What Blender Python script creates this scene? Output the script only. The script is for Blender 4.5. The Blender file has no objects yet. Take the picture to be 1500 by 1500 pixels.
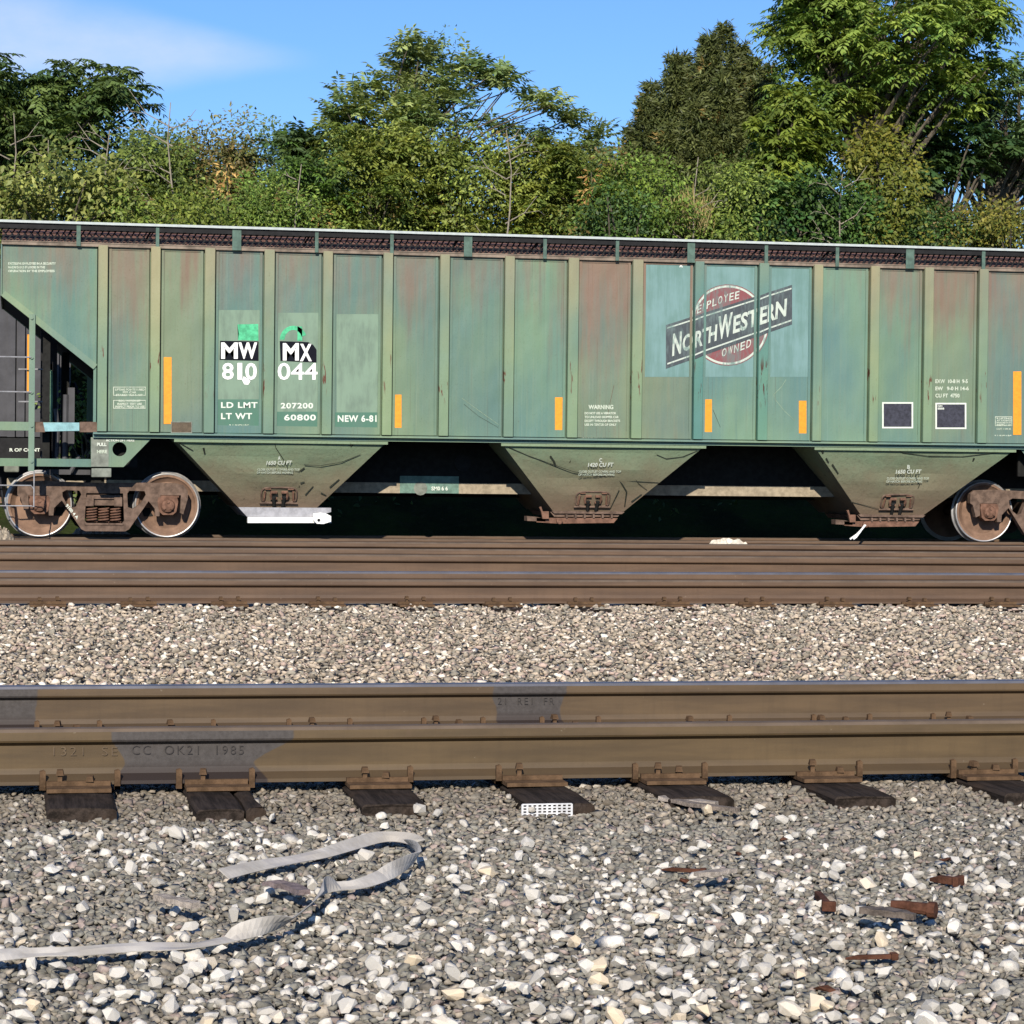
import bpy, bmesh, math, random
import numpy as np
from mathutils import Vector, Matrix

# ---------------------------------------------------------------- camera, world, sun
scene = bpy.context.scene
col = scene.collection
rng = np.random.default_rng(7)
random.seed(7)

FPX = 3710.0                      # focal length in pixels of the 1500 px photograph
EYE = 0.838                       # eye height above the near running rail
YAW, PITCH, ROLL = math.radians(11.1), math.radians(1.08), math.radians(0.637)
F = Vector((math.sin(YAW)*math.cos(PITCH), math.cos(YAW)*math.cos(PITCH), -math.sin(PITCH)))
R0 = Vector((math.cos(YAW), -math.sin(YAW), 0))
U0 = R0.cross(F)
RR = R0*math.cos(ROLL) + U0*math.sin(ROLL)
UU = -R0*math.sin(ROLL) + U0*math.cos(ROLL)

cd = bpy.data.cameras.new("camera")
cam = bpy.data.objects.new("camera", cd)
col.objects.link(cam)
cd.sensor_width = 36.0
cd.lens = 36.0*FPX/1500.0
cd.clip_start, cd.clip_end = 0.1, 3000
M = Matrix((RR, UU, -F)).transposed().to_4x4()
M.translation = Vector((0, 0, EYE))
cam.matrix_world = M
scene.camera = cam

SUN_EL, SUN_AZ = math.radians(27.5), math.radians(15.0)    # from behind the camera, a little to its left
sun_to = Vector((-math.sin(SUN_AZ)*math.cos(SUN_EL), -math.cos(SUN_AZ)*math.cos(SUN_EL), math.sin(SUN_EL)))
sl = bpy.data.lights.new("sun", 'SUN')
sl.energy = 5.0
sl.angle = math.radians(0.5)
sl.color = (1.0, 0.915, 0.79)
so = bpy.data.objects.new("sun", sl)
col.objects.link(so)
so.rotation_euler = (-sun_to).to_track_quat('-Z', 'Y').to_euler()
so.location = (0, 0, 30)

scene.view_settings.view_transform = 'Standard'
scene.view_settings.look = 'None'
scene.view_settings.exposure = 0.32
scene.view_settings.gamma = 1.0
scene.view_settings.use_curve_mapping = False

def ray(px, py):
    return F + RR*((px-750)/FPX) - UU*((py-750)/FPX)

def onY(px, py, Y):
    "point of the upright plane at distance Y (parallel to the tracks) seen at a photograph position"
    d = ray(px, py); t = Y/d.y
    return Vector((t*d.x, Y, EYE+t*d.z))

def onZ(px, py, z):
    d = ray(px, py); t = (z-EYE)/d.z
    return Vector((t*d.x, t*d.y, z))

# ---------------------------------------------------------------- node helper
class NT:
    def __init__(s, tree):
        s.t = tree; s.n = tree.nodes; s.l = tree.links
    def new(s, typ, **kw):
        n = s.n.new(typ)
        for k, v in kw.items(): setattr(n, k, v)
        return n
    def put(s, sock, v):
        if v is None: return
        if isinstance(v, bpy.types.NodeSocket): s.l.new(v, sock)
        else:
            try: sock.default_value = v
            except Exception: sock.default_value = (*v, 1.0)
    def math(s, op, a, b=None, c=None, clamp=False):
        n = s.new('ShaderNodeMath', operation=op); n.use_clamp = clamp
        s.put(n.inputs[0], a); s.put(n.inputs[1], b); s.put(n.inputs[2], c)
        return n.outputs[0]
    def mix(s, fac, a, b, mode='MIX'):
        n = s.new('ShaderNodeMix', data_type='RGBA', blend_type=mode)
        s.put(n.inputs[0], fac)
        s.put(n.inputs[6], a if isinstance(a, bpy.types.NodeSocket) or len(a) == 4 else (*a, 1))
        s.put(n.inputs[7], b if isinstance(b, bpy.types.NodeSocket) or len(b) == 4 else (*b, 1))
        return n.outputs[2]
    def coord(s, which='Object'):
        return s.new('ShaderNodeTexCoord').outputs[which]
    def mapping(s, vec, scale=(1,1,1), loc=(0,0,0)):
        n = s.new('ShaderNodeMapping'); s.put(n.inputs['Vector'], vec)
        n.inputs['Scale'].default_value = scale; n.inputs['Location'].default_value = loc
        return n.outputs[0]
    def noise(s, vec, scale=5, detail=4, rough=0.6, dist=0.0):
        n = s.new('ShaderNodeTexNoise'); s.put(n.inputs['Vector'], vec)
        n.inputs['Scale'].default_value = scale; n.inputs['Detail'].default_value = detail
        n.inputs['Roughness'].default_value = rough; n.inputs['Distortion'].default_value = dist
        return n.outputs[0]
    def ramp(s, v, a, b, lo=0.0, hi=1.0, smooth=True):
        n = s.new('ShaderNodeMapRange'); n.interpolation_type = 'SMOOTHSTEP' if smooth else 'LINEAR'
        s.put(n.inputs[0], v)
        for i, q in zip((1,2,3,4), (a,b,lo,hi)): s.put(n.inputs[i], q)
        return n.outputs[0]
    def sep(s, vec):
        n = s.new('ShaderNodeSeparateXYZ'); s.put(n.inputs[0], vec); return n.outputs
    def attr(s, name):
        return s.new('ShaderNodeAttribute', attribute_name=name).outputs['Color']
    def bump(s, h, strength=0.3, dist=0.01):
        n = s.new('ShaderNodeBump'); n.inputs['Strength'].default_value = strength
        n.inputs['Distance'].default_value = dist; s.put(n.inputs['Height'], h); return n.outputs[0]

def mat(name):
    m = bpy.data.materials.new(name); m.use_nodes = True
    t = NT(m.node_tree); b = m.node_tree.nodes['Principled BSDF']
    return m, t, b

# ---------------------------------------------------------------- sky
world = bpy.data.worlds.new("World"); scene.world = world; world.use_nodes = True
w = NT(world.node_tree); bg = world.node_tree.nodes['Background']
sky = w.new('ShaderNodeTexSky', sky_type='NISHITA')
sky.sun_disc = False
sky.sun_elevation = SUN_EL
sky.sun_rotation = math.atan2(sun_to.x, sun_to.y)
sky.altitude = 400; sky.air_density = 1.0; sky.dust_density = 0.25; sky.ozone_density = 3.0
gen = w.coord('Generated')
sx, sy, sz = w.sep(gen)
az = w.math('ARCTAN2', sx, sy)
el = w.math('ARCSINE', sz)
c0 = ray(215, 62).normalized()
caz, cel = math.atan2(c0.x, c0.y), math.asin(c0.z)
nv = w.mapping(gen, scale=(1.0, 1.0, 2.2))
nz = w.noise(nv, scale=9, detail=6, rough=0.55, dist=0.3)
nzf = w.noise(nv, scale=26, detail=5, rough=0.6)
c1 = ray(492, 90).normalized(); taz, tel = math.atan2(c1.x, c1.y), math.asin(c1.z)
c2 = ray(0, 62).normalized(); laz, lel = math.atan2(c2.x, c2.y), math.asin(c2.z)
warp = w.math('MULTIPLY', w.math('SUBTRACT', nz, 0.5), 0.9)
u_ = w.math('DIVIDE', w.math('SUBTRACT', az, laz), taz-laz)              # 0 at the left of the streak, 1 at its tip
elc = w.math('ADD', w.math('MULTIPLY', u_, tel-lel), lel)
thick = w.ramp(u_, 1.05, -0.3, 0.004, 0.0265)
de = w.math('ABSOLUTE', w.math('DIVIDE', w.math('SUBTRACT', el, elc), thick))
cl1 = w.math('MULTIPLY', w.ramp(w.math('ADD', de, warp), 1.35, 0.15), w.math('MULTIPLY', w.ramp(u_, 1.0, 0.5), w.ramp(u_, -2.5, -1.0)))
cl2 = w.math('MULTIPLY', w.ramp(w.noise(w.mapping(gen, scale=(1, 1, 2.5), loc=(3.1, 1.7, 0)), scale=3.2, detail=7, rough=0.6), 0.56, 0.8), w.ramp(el, 0.2, 0.36))
cl = w.math('MAXIMUM', w.math('MULTIPLY', cl1, w.ramp(nzf, 0.2, 0.75, 0.6, 1.0)), w.math('MULTIPLY', cl2, 0.7))
tint = w.mix(1.0, sky.outputs[0], (0.69, 0.955, 1.36, 1), 'MULTIPLY')
skyc = w.mix(w.math('MULTIPLY', cl, 0.60), tint, (7.4, 8.1, 9.4, 1))
w.l.new(skyc, bg.inputs[0])
bg.inputs[1].default_value = 0.083

# ---------------------------------------------------------------- mesh helpers
class MB:
    "collects boxes, prisms, tubes ... and links them as one mesh object"
    def __init__(s): s.v = []; s.f = []; s.mi = []; s.m = 0
    def add(s, vs, fs):
        o = len(s.v); s.v += [tuple(v) for v in vs]
        s.f += [tuple(i+o for i in f) for f in fs]; s.mi += [s.m]*len(fs)
        return s
    def box(s, x0, x1, y0, y1, z0, z1):
        vs = [(x,y,z) for x in (x0,x1) for y in (y0,y1) for z in (z0,z1)]
        return s.add(vs, [(0,1,3,2),(4,6,7,5),(0,4,5,1),(2,3,7,6),(0,2,6,4),(1,5,7,3)])
    def prism(s, poly, y0, y1):                       # poly of (x,z), extruded along y
        n = len(poly)
        vs = [(x,y0,z) for x,z in poly] + [(x,y1,z) for x,z in poly]
        fs = [tuple(range(n)), tuple(range(2*n-1, n-1, -1))]
        fs += [(i, i+n, (i+1)%n+n, (i+1)%n) for i in range(n)]
        return s.add(vs, fs)
    def prismx(s, poly, x0, x1):                      # poly of (y,z), extruded along x
        n = len(poly)
        vs = [(x0,y,z) for y,z in poly] + [(x1,y,z) for y,z in poly]
        fs = [tuple(range(n)), tuple(range(2*n-1, n-1, -1))]
        fs += [(i, i+n, (i+1)%n+n, (i+1)%n) for i in range(n)]
        return s.add(vs, fs)
    def tube(s, pts, r, n=6, r2=None):
        pts = [Vector(p) for p in pts]; k = len(pts); vs = []
        for i, p in enumerate(pts):
            d = (pts[min(i+1,k-1)] - pts[max(i-1,0)]).normalized()
            a = d.orthogonal().normalized() if i == 0 else (a - d*a.dot(d)).normalized()
            b = d.cross(a); rr = r if r2 is None else r + (r2-r)*i/(k-1)
            for j in range(n):
                t = 2*math.pi*j/n; vs.append(p + (a*math.cos(t)+b*math.sin(t))*rr)
        fs = [(i*n+j, i*n+(j+1)%n, (i+1)*n+(j+1)%n, (i+1)*n+j) for i in range(k-1) for j in range(n)]
        fs += [tuple(range(n-1,-1,-1)), tuple(range((k-1)*n, k*n))]
        return s.add(vs, fs)
    def lathe(s, prof, c, n=40, closed=False):        # prof of (r, y) about an axis along y through c
        vs = []; k = len(prof)
        for r, y in prof:
            for j in range(n):
                t = 2*math.pi*j/n; vs.append((c[0]+r*math.cos(t), c[1]+y, c[2]+r*math.sin(t)))
        fs = [(i*n+j, (i+1)*n+j, (i+1)*n+(j+1)%n, i*n+(j+1)%n) for i in range(k-1) for j in range(n)]
        return s.add(vs, fs)
    def build(s, name, m, parent=None, smooth=False, bevel=0.0):
        me = bpy.data.meshes.new(name)
        me.from_pydata(s.v, [], s.f)
        ms = m if isinstance(m, (list, tuple)) else [m]
        for q in ms: me.materials.append(q)
        if len(ms) > 1: me.polygons.foreach_set('material_index', s.mi)
        bm = bmesh.new(); bm.from_mesh(me)
        bmesh.ops.recalc_face_normals(bm, faces=bm.faces); bm.to_mesh(me); bm.free()
        if smooth:
            me.polygons.foreach_set('use_smooth', [True]*len(me.polygons))
            me.set_sharp_from_angle(angle=math.radians(35))
        o = bpy.data.objects.new(name, me); col.objects.link(o)
        if parent: o.parent = parent
        if bevel:
            b = o.modifiers.new('bevel', 'BEVEL'); b.width = bevel; b.segments = 2; b.limit_method = 'ANGLE'
        return o

def empty(name, loc, label=None, cat=None, group=None):
    o = bpy.data.objects.new(name, None); col.objects.link(o); o.location = loc
    o.empty_display_size = 0.2
    return tag(o, label, cat, group)
def tag(o, label=None, cat=None, group=None, kind=None):
    for k, v in (('label',label),('category',cat),('group',group),('kind',kind)):
        if v: o[k] = v
    return o
def npmesh(name, V, T, m, cols=None, parent=None, k=3, smooth=False):
    "V (n,3), T (m,k) faces, cols (m,3) a colour for each face"
    me = bpy.data.meshes.new(name)
    n, q = len(V), len(T)
    me.vertices.add(n); me.vertices.foreach_set('co', np.ascontiguousarray(V, dtype=np.float32).ravel())
    me.loops.add(q*k); me.loops.foreach_set('vertex_index', np.ascontiguousarray(T, dtype=np.int32).ravel())
    me.polygons.add(q); me.polygons.foreach_set('loop_start', np.arange(0, q*k, k, dtype=np.int32))
    if cols is not None:
        a = me.attributes.new('tone', 'FLOAT_COLOR', 'FACE')
        c4 = np.ones((q,4), np.float32); c4[:,:3] = cols
        a.data.foreach_set('color', c4.ravel())
    me.materials.append(m)
    me.update(calc_edges=True)
    if smooth: me.polygons.foreach_set('use_smooth', [True]*q)
    o = bpy.data.objects.new(name, me); col.objects.link(o)
    if parent: o.parent = parent
    return o
# ---------------------------------------------------------------- materials
def plain(name, c, rough=0.7, metal=0.0, var=0.25, scale=12, bump=0.0, spec=0.3):
    m, t, b = mat(name)
    n = t.noise(t.coord(), scale, 5, 0.65)
    dark = tuple(q*(1-var) for q in c); lite = tuple(min(1, q*(1+var)) for q in c)
    t.put(b.inputs['Base Color'], t.mix(t.ramp(n, 0.3, 0.7), dark, lite))
    b.inputs['Roughness'].default_value = rough; b.inputs['Metallic'].default_value = metal
    b.inputs['Specular IOR Level'].default_value = spec
    if bump: t.put(b.inputs['Normal'], t.bump(t.noise(t.coord(), scale*4, 4), bump, 0.01))
    return m

GREEN = (0.112, 0.180, 0.140)
def car_paint(name, base, rust_top=1.0, streak=1.0, tan=0.0):
    "weathered green paint: a faded, pinkish, rust washed top, vertical streaks, chips; in wagon coordinates"
    m, t, b = mat(name)
    co = t.coord(); x, y, z = t.sep(co)
    an = t.new('ShaderNodeAttribute', attribute_name='tone'); tone = an.outputs['Color']; rust = an.outputs['Alpha']
    big = t.noise(t.mapping(co, (0.55, 0.5, 0.28)), 1.6, 3, 0.5)
    fine = t.noise(t.mapping(co, (16, 4, 0.55)), 1.5, 5, 0.65)
    mid = t.noise(t.mapping(co, (5.5, 2, 0.3)), 1.7, 4, 0.6)
    grain = t.noise(co, 45, 4, 0.7)
    c = t.mix(t.ramp(big, 0.35, 0.68), tuple(q*k for q, k in zip(base, (0.86, 0.92, 1.05))), tuple(q*k for q, k in zip(base, (1.3, 1.17, 0.96))))
    c = t.mix(t.math('MULTIPLY', t.ramp(fine, 0.42, 0.75), 0.32*streak), c, (0.17, 0.20, 0.135))
    # bluish run-off, darker streaks
    c = t.mix(t.math('MULTIPLY', t.ramp(mid, 0.55, 0.78), 0.55*streak), c, (0.075, 0.140, 0.122))
    # rust wash, strongest under the roof edge and running down in streaks
    h = t.ramp(z, 1.9, 4.1)
    rn = t.math('ADD', t.math('MULTIPLY', h, 1.1), t.math('MULTIPLY', t.math('SUBTRACT', mid, 0.5), 1.5))
    rn2 = t.math('ADD', rn, t.math('MULTIPLY', t.math('SUBTRACT', fine, 0.5), 0.35))
    cloud = t.noise(t.mapping(co, (2.0, 1, 0.35), (3, 0, 1)), 1.4, 4, 0.6)
    rn2 = t.math('ADD', rn2, t.math('MULTIPLY', t.math('SUBTRACT', cloud, 0.5), 2.2))
    c = t.mix(t.math('MULTIPLY', t.ramp(t.math('ADD', rn2, t.math('MULTIPLY', t.math('SUBTRACT', rust, 0.5), 1.15)), 0.5, 1.7), 0.78*rust_top), c, (0.185, 0.118, 0.090))
    if tan:
        hh = t.ramp(t.math('ADD', z, t.math('MULTIPLY', t.math('SUBTRACT', big, 0.5), 3.6)), 2.3, 4.7)
        c = t.mix(t.math('MULTIPLY', hh, tan), c, (0.34, 0.255, 0.15))
        # scrapes down to rust at mid height
        s = t.noise(t.mapping(co, (22, 3, 3.2)), 1.0, 3, 0.6)
        win = t.math('MULTIPLY', t.ramp(z, 1.9, 2.1), t.ramp(z, 2.75, 2.5))
        s2 = t.noise(t.mapping(co, (8, 3, 1.1), (5, 0, 2)), 1.0, 2, 0.5)
        c = t.mix(t.math('MULTIPLY', t.math('MULTIPLY', t.ramp(s, 0.57, 0.62), win), t.ramp(s2, 0.45, 0.55)), c, (0.10, 0.035, 0.02))
    run = t.noise(t.mapping(co, (34, 3, .32)), 1.0, 4, .65); chip = t.noise(t.mapping(co, (40, 3, 16)), 1.0, 4, .7)
    c = t.mix(t.math('MULTIPLY', t.ramp(run, .60, .70), .38*streak), c, (0.085, 0.062, 0.045))
    c = t.mix(t.math('MULTIPLY', t.ramp(run, .38, .30), .25*streak), c, (0.23, 0.28, 0.22))
    c = t.mix(t.math('MULTIPLY', t.ramp(chip, .685, .715), .65), c, (0.075, 0.035, 0.022))
    c = t.mix(t.math('MULTIPLY', t.ramp(grain, 0.55, 0.8), 0.25), c, (0.05, 0.045, 0.035))
    c = t.mix(1.0, c, tone, 'MULTIPLY')
    t.put(b.inputs['Base Color'], c)
    t.put(b.inputs['Roughness'], t.ramp(grain, 0.3, 0.7, 0.5, 0.75))
    b.inputs['Specular IOR Level'].default_value = 0.3
    wob = t.noise(t.mapping(co, (1.5, 1, 0.9)), 1.2, 2, 0.5)
    t.put(b.inputs['Normal'], t.bump(t.math('ADD', t.math('MULTIPLY', wob, 0.11), t.math('MULTIPLY', grain, 0.0015)), 0.5, 1.0))
    return m
M_panel = car_paint('panel_paint', GREEN)
M_rib = car_paint('rib_paint', (0.142, 0.222, 0.150), 0.35, 0.5, tan=0.52)
M_trim = car_paint('trim_paint', (0.115, 0.18, 0.135), 0.1, 0.5)

def hopper_paint():
    m, t, b = mat('hopper_sheet_paint')
    co = t.coord(); x, y, z = t.sep(co)
    n = t.noise(co, 1.8, 5, 0.6); g = t.noise(co, 30, 5, 0.7); s = t.noise(t.mapping(co, (3, 1, 9)), 2, 4, 0.6)
    k = t.ramp(t.math('ADD', z, t.math('MULTIPLY', t.math('SUBTRACT', n, 0.5), 0.9)), 1.45, 0.75)
    c = t.mix(k, (0.18, 0.245, 0.155), (0.185, 0.17, 0.11))
    k2 = t.ramp(t.math('ADD', z, t.math('MULTIPLY', t.math('SUBTRACT', n, 0.5), 0.5)), 0.9, 0.42)
    c = t.mix(k2, c, (0.165, 0.12, 0.082))
    c = t.mix(t.math('MULTIPLY', t.ramp(g, 0.5, 0.75), 0.4), c, (0.055, 0.055, 0.035))
    sp = t.noise(t.mapping(co, (9, 2, 6)), 1.0, 3, 0.6)
    c = t.mix(t.math('MULTIPLY', t.ramp(sp, 0.70, 0.73), 0.8), c, (0.028, 0.03, 0.02))
    c = t.mix(t.math('MULTIPLY', t.ramp(s, 0.55, 0.8), 0.3), c, (0.17, 0.125, 0.08))
    t.put(b.inputs['Base Color'], c)
    b.inputs['Roughness'].default_value = 0.75; b.inputs['Specular IOR Level'].default_value = 0.2
    t.put(b.inputs['Normal'], t.bump(t.math('ADD', t.math('MULTIPLY', n, 0.05), t.math('MULTIPLY', g, 0.003)), 0.6, 1.0))
    return m
M_hop = hopper_paint()
M_dark = plain('grimy_and_shaded_steel', (0.018, 0.018, 0.017), 0.9, spec=0.1)  # dark underframe steel, also the painted shade on the centre beam
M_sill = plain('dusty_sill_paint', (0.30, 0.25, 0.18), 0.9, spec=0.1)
M_teal = plain('teal_repaint', (0.12, 0.20, 0.16), 0.7)
M_rust = plain('rust_brown_casting', (0.125, 0.085, 0.064), 0.85, var=0.4, scale=9, bump=0.2, spec=0.15)
M_rust2 = plain('red_rust_casting', (0.15, 0.082, 0.056), 0.85, var=0.35, scale=12, bump=0.2, spec=0.15)
M_redrust = plain('red_rust', (0.078, 0.034, 0.021), 0.9, var=0.4, scale=40, bump=0.3, spec=0.1)
M_wheel = plain('rusty_wheel_plate', (0.20, 0.125, 0.086), 0.85, var=0.25, scale=5, spec=0.15)
M_rim = plain('worn_steel_rim', (0.42, 0.41, 0.40), 0.5, 0.7, var=0.15)
M_roof = plain('rust_red_roof', (0.15, 0.08, 0.06), 0.85, var=0.35, scale=6)
M_black = plain('black_steel', (0.012, 0.012, 0.013), 0.7, var=0.3, spec=0.2)
M_alu = plain('galvanised_edge', (0.40, 0.44, 0.43), 0.55, 0.0, var=0.12)
M_post = plain('green_post_paint', (0.075, 0.125, 0.10), 0.7)
M_white = plain('white_paint', (0.80, 0.80, 0.77), 0.7, var=0.06)
M_whitegrey = plain('scuffed_white_primer', (0.30, 0.30, 0.32), 0.7, var=0.2)
M_decal = plain('black_decal', (0.010, 0.011, 0.016), 0.9, var=0.2, spec=0.05)
M_orange = plain('yellow_reflector', (0.74, 0.275, 0.022), 0.6, var=0.10, scale=25)
M_mint = plain('mint_paint_remnant', (0.07, 0.40, 0.20), 0.7, var=0.3, scale=15)
M_stencil = plain('dark_stencil', (0.035, 0.036, 0.05), 0.7, var=0.35, scale=25)
M_dgrey = plain('dark_grey_wagon_paint', (0.062, 0.062, 0.068), 0.8, var=0.2, scale=3)
M_lgreen = plain('pale_green_pole', (0.16, 0.30, 0.18), 0.6)
M_blue = plain('pale_blue_patch', (0.20, 0.36, 0.38), 0.7, var=0.25, scale=10)
M_plateg = plain('grey_weathered_plate', (0.17, 0.185, 0.155), 0.75, var=0.3, scale=8)
M_galv = plain('galvanised_rod', (0.30, 0.30, 0.31), 0.5, 0.3, var=0.2)

def faded(name, c, back, lo=0.42, hi=0.66, sc=(26, 2, 6)):
    m, t, b = mat(name); co = t.coord()
    n = t.noise(t.mapping(co, sc), 1.0, 5, 0.7); n2 = t.noise(co, 2.2, 3)
    v = t.math('ADD', n, t.math('MULTIPLY', t.math('SUBTRACT', n2, 0.5), 0.7))
    t.put(b.inputs['Base Color'], t.mix(t.ramp(v, lo, hi), c, back))
    b.inputs['Roughness'].default_value = 0.7; b.inputs['Specular IOR Level'].default_value = 0.2
    return m
TEALB = (0.118, 0.225, 0.205)
M_logo_red = faded('faded_red_paint', (0.21, 0.07, 0.075), (0.15, 0.145, 0.14), 0.34, 0.66)
M_logo_black = faded('faded_black_paint', (0.056, 0.066, 0.074), (0.11, 0.145, 0.145), 0.38, 0.78)
M_logo_white = faded('faded_white_paint', (0.48, 0.53, 0.46), (0.17, 0.25, 0.22), 0.42, 0.68)
M_logo_pale = faded('very_faded_white_paint', (0.38, 0.36, 0.34), (0.25, 0.19, 0.18), 0.45, 0.75)
M_bluepatch = faded('blue_green_repaint', (0.165, 0.275, 0.27), (0.12, 0.215, 0.195), 0.30, 0.72, (7, 1, 0.8))
M_letter = faded('stencil_white', (0.62, 0.66, 0.58), (0.40, 0.46, 0.38), 0.50, 0.8)
M_letter2 = faded('worn_stencil_white', (0.48, 0.53, 0.43), (0.24, 0.31, 0.22), 0.50, 0.72, (40, 2, 30))
M_palepatch = faded('pale_green_repaint', (0.185, 0.265, 0.195), (0.135, 0.19, 0.145), 0.35, 0.75, (9, 1, 2))
M_freshpatch = faded('fresh_green_repaint', (0.072, 0.165, 0.118), (0.085, 0.165, 0.125), 0.35, 0.75, (9, 1, 2))

# gravel stones: colour of each stone in an attribute
def stone_mat():
    m, t, b = mat('ballast_stone'); co = t.coord()
    n = t.noise(co, 70, 4, 0.7)
    t.put(b.inputs['Base Color'], t.mix(1.0, t.attr('tone'), t.mix(t.ramp(n, 0.3, 0.7), (0.72, 0.72, 0.72), (1.18, 1.15, 1.10)), 'MULTIPLY'))
    b.inputs['Roughness'].default_value = 0.9; b.inputs['Specular IOR Level'].default_value = 0.2
    t.put(b.inputs['Normal'], t.bump(t.noise(co, 160, 4, 0.7), 0.35, 0.004))
    return m
M_stone = stone_mat()
def pale_stone():
    m, t, b = mat('pale_stone'); co = t.coord()
    oi = t.new('ShaderNodeObjectInfo').outputs['Random']
    c = t.mix(oi, (0.40, 0.375, 0.33), (0.63, 0.60, 0.54))
    c = t.mix(t.ramp(oi, 0.86, 0.95), c, (0.60, 0.50, 0.36))
    n = t.noise(co, 60, 4, 0.7)
    t.put(b.inputs['Base Color'], t.mix(t.math('MULTIPLY', t.ramp(n, 0.5, 0.75), 0.35), c, (0.42, 0.39, 0.35)))
    b.inputs['Roughness'].default_value = 0.9; b.inputs['Specular IOR Level'].default_value = 0.2
    t.put(b.inputs['Normal'], t.bump(t.noise(co, 90, 4, 0.7), 0.3, 0.004))
    return m
M_pale = pale_stone()
def bed_mat():
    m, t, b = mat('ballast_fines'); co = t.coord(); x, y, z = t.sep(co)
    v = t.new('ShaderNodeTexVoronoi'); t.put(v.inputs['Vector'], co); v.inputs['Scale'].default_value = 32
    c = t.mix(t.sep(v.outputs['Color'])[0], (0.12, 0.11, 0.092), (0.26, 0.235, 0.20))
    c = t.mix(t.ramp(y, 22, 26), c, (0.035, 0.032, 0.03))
    t.put(b.inputs['Base Color'], c); b.inputs['Roughness'].default_value = 1.0; b.inputs['Specular IOR Level'].default_value = 0.0
    t.put(b.inputs['Normal'], t.bump(v.outputs['Distance'], 0.8, 0.02))
    return m
M_bed = bed_mat()
def soil_mat():
    m, t, b = mat('bank_soil'); co = t.coord()
    n = t.noise(co, 0.8, 6, 0.65); g = t.noise(co, 9, 5, 0.7)
    c = t.mix(t.ramp(n, 0.35, 0.65), (0.022, 0.026, 0.012), (0.035, 0.05, 0.015))
    t.put(b.inputs['Base Color'], t.mix(t.ramp(g, 0.5, 0.8), c, (0.05, 0.045, 0.025)))
    b.inputs['Roughness'].default_value = 1.0; b.inputs['Specular IOR Level'].default_value = 0.0
    t.put(b.inputs['Normal'], t.bump(g, 0.6, 0.1))
    return m
M_soil = soil_mat()
def leaf_mat(name, trans=0.3):
    m = bpy.data.materials.new(name); m.use_nodes = True; t = NT(m.node_tree)
    t.n.remove(t.n['Principled BSDF'])
    a = t.mix(1.0, t.attr('tone'), (1.17, 1.23, 0.96, 1), 'MULTIPLY')
    p = t.new('ShaderNodeBsdfPrincipled'); t.put(p.inputs['Base Color'], a)
    p.inputs['Roughness'].default_value = 0.55; p.inputs['Specular IOR Level'].default_value = 0.35
    tr = t.new('ShaderNodeBsdfTranslucent'); t.put(tr.inputs[0], t.mix(1.0, a, (1.25, 1.2, 0.5, 1), 'MULTIPLY'))
    mx = t.new('ShaderNodeMixShader'); mx.inputs[0].default_value = trans
    t.l.new(p.outputs[0], mx.inputs[1]); t.l.new(tr.outputs[0], mx.inputs[2])
    t.l.new(mx.outputs[0], t.n['Material Output'].inputs[0])
    return m
M_leaf = leaf_mat('leaf')
M_bark = plain('grey_brown_bark', (0.10, 0.085, 0.065), 0.95, var=0.4, scale=8, bump=0.5, spec=0.05)
M_palebark = plain('pale_bark', (0.24, 0.21, 0.165), 0.95, var=0.3, scale=8, bump=0.4, spec=0.05)

def wood_tie():
    m, t, b = mat('creosoted_wood'); co = t.coord()
    g = t.noise(t.mapping(co, (40, 3, 40)), 1.0, 5, 0.65); n = t.noise(co, 6, 4)
    c = t.mix(t.ramp(g, 0.35, 0.7), (0.014, 0.011, 0.009), (0.050, 0.038, 0.031))
    c = t.mix(t.math('MULTIPLY', t.ramp(n, 0.5, 0.75), 0.5), c, (0.06, 0.04, 0.028))
    t.put(b.inputs['Base Color'], c); b.inputs['Roughness'].default_value = 0.95; b.inputs['Specular IOR Level'].default_value = 0.08
    t.put(b.inputs['Normal'], t.bump(g, 0.8, 0.008))
    return m
M_tie = wood_tie()
M_grey_wood = plain('weathered_grey_wood', (0.30, 0.26, 0.22), 0.95, var=0.35, scale=50, bump=0.5, spec=0.05)
M_plate = plain('rusty_tie_plate', (0.098, 0.060, 0.034), 0.9, var=0.35, scale=25, bump=0.3, spec=0.1)
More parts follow.
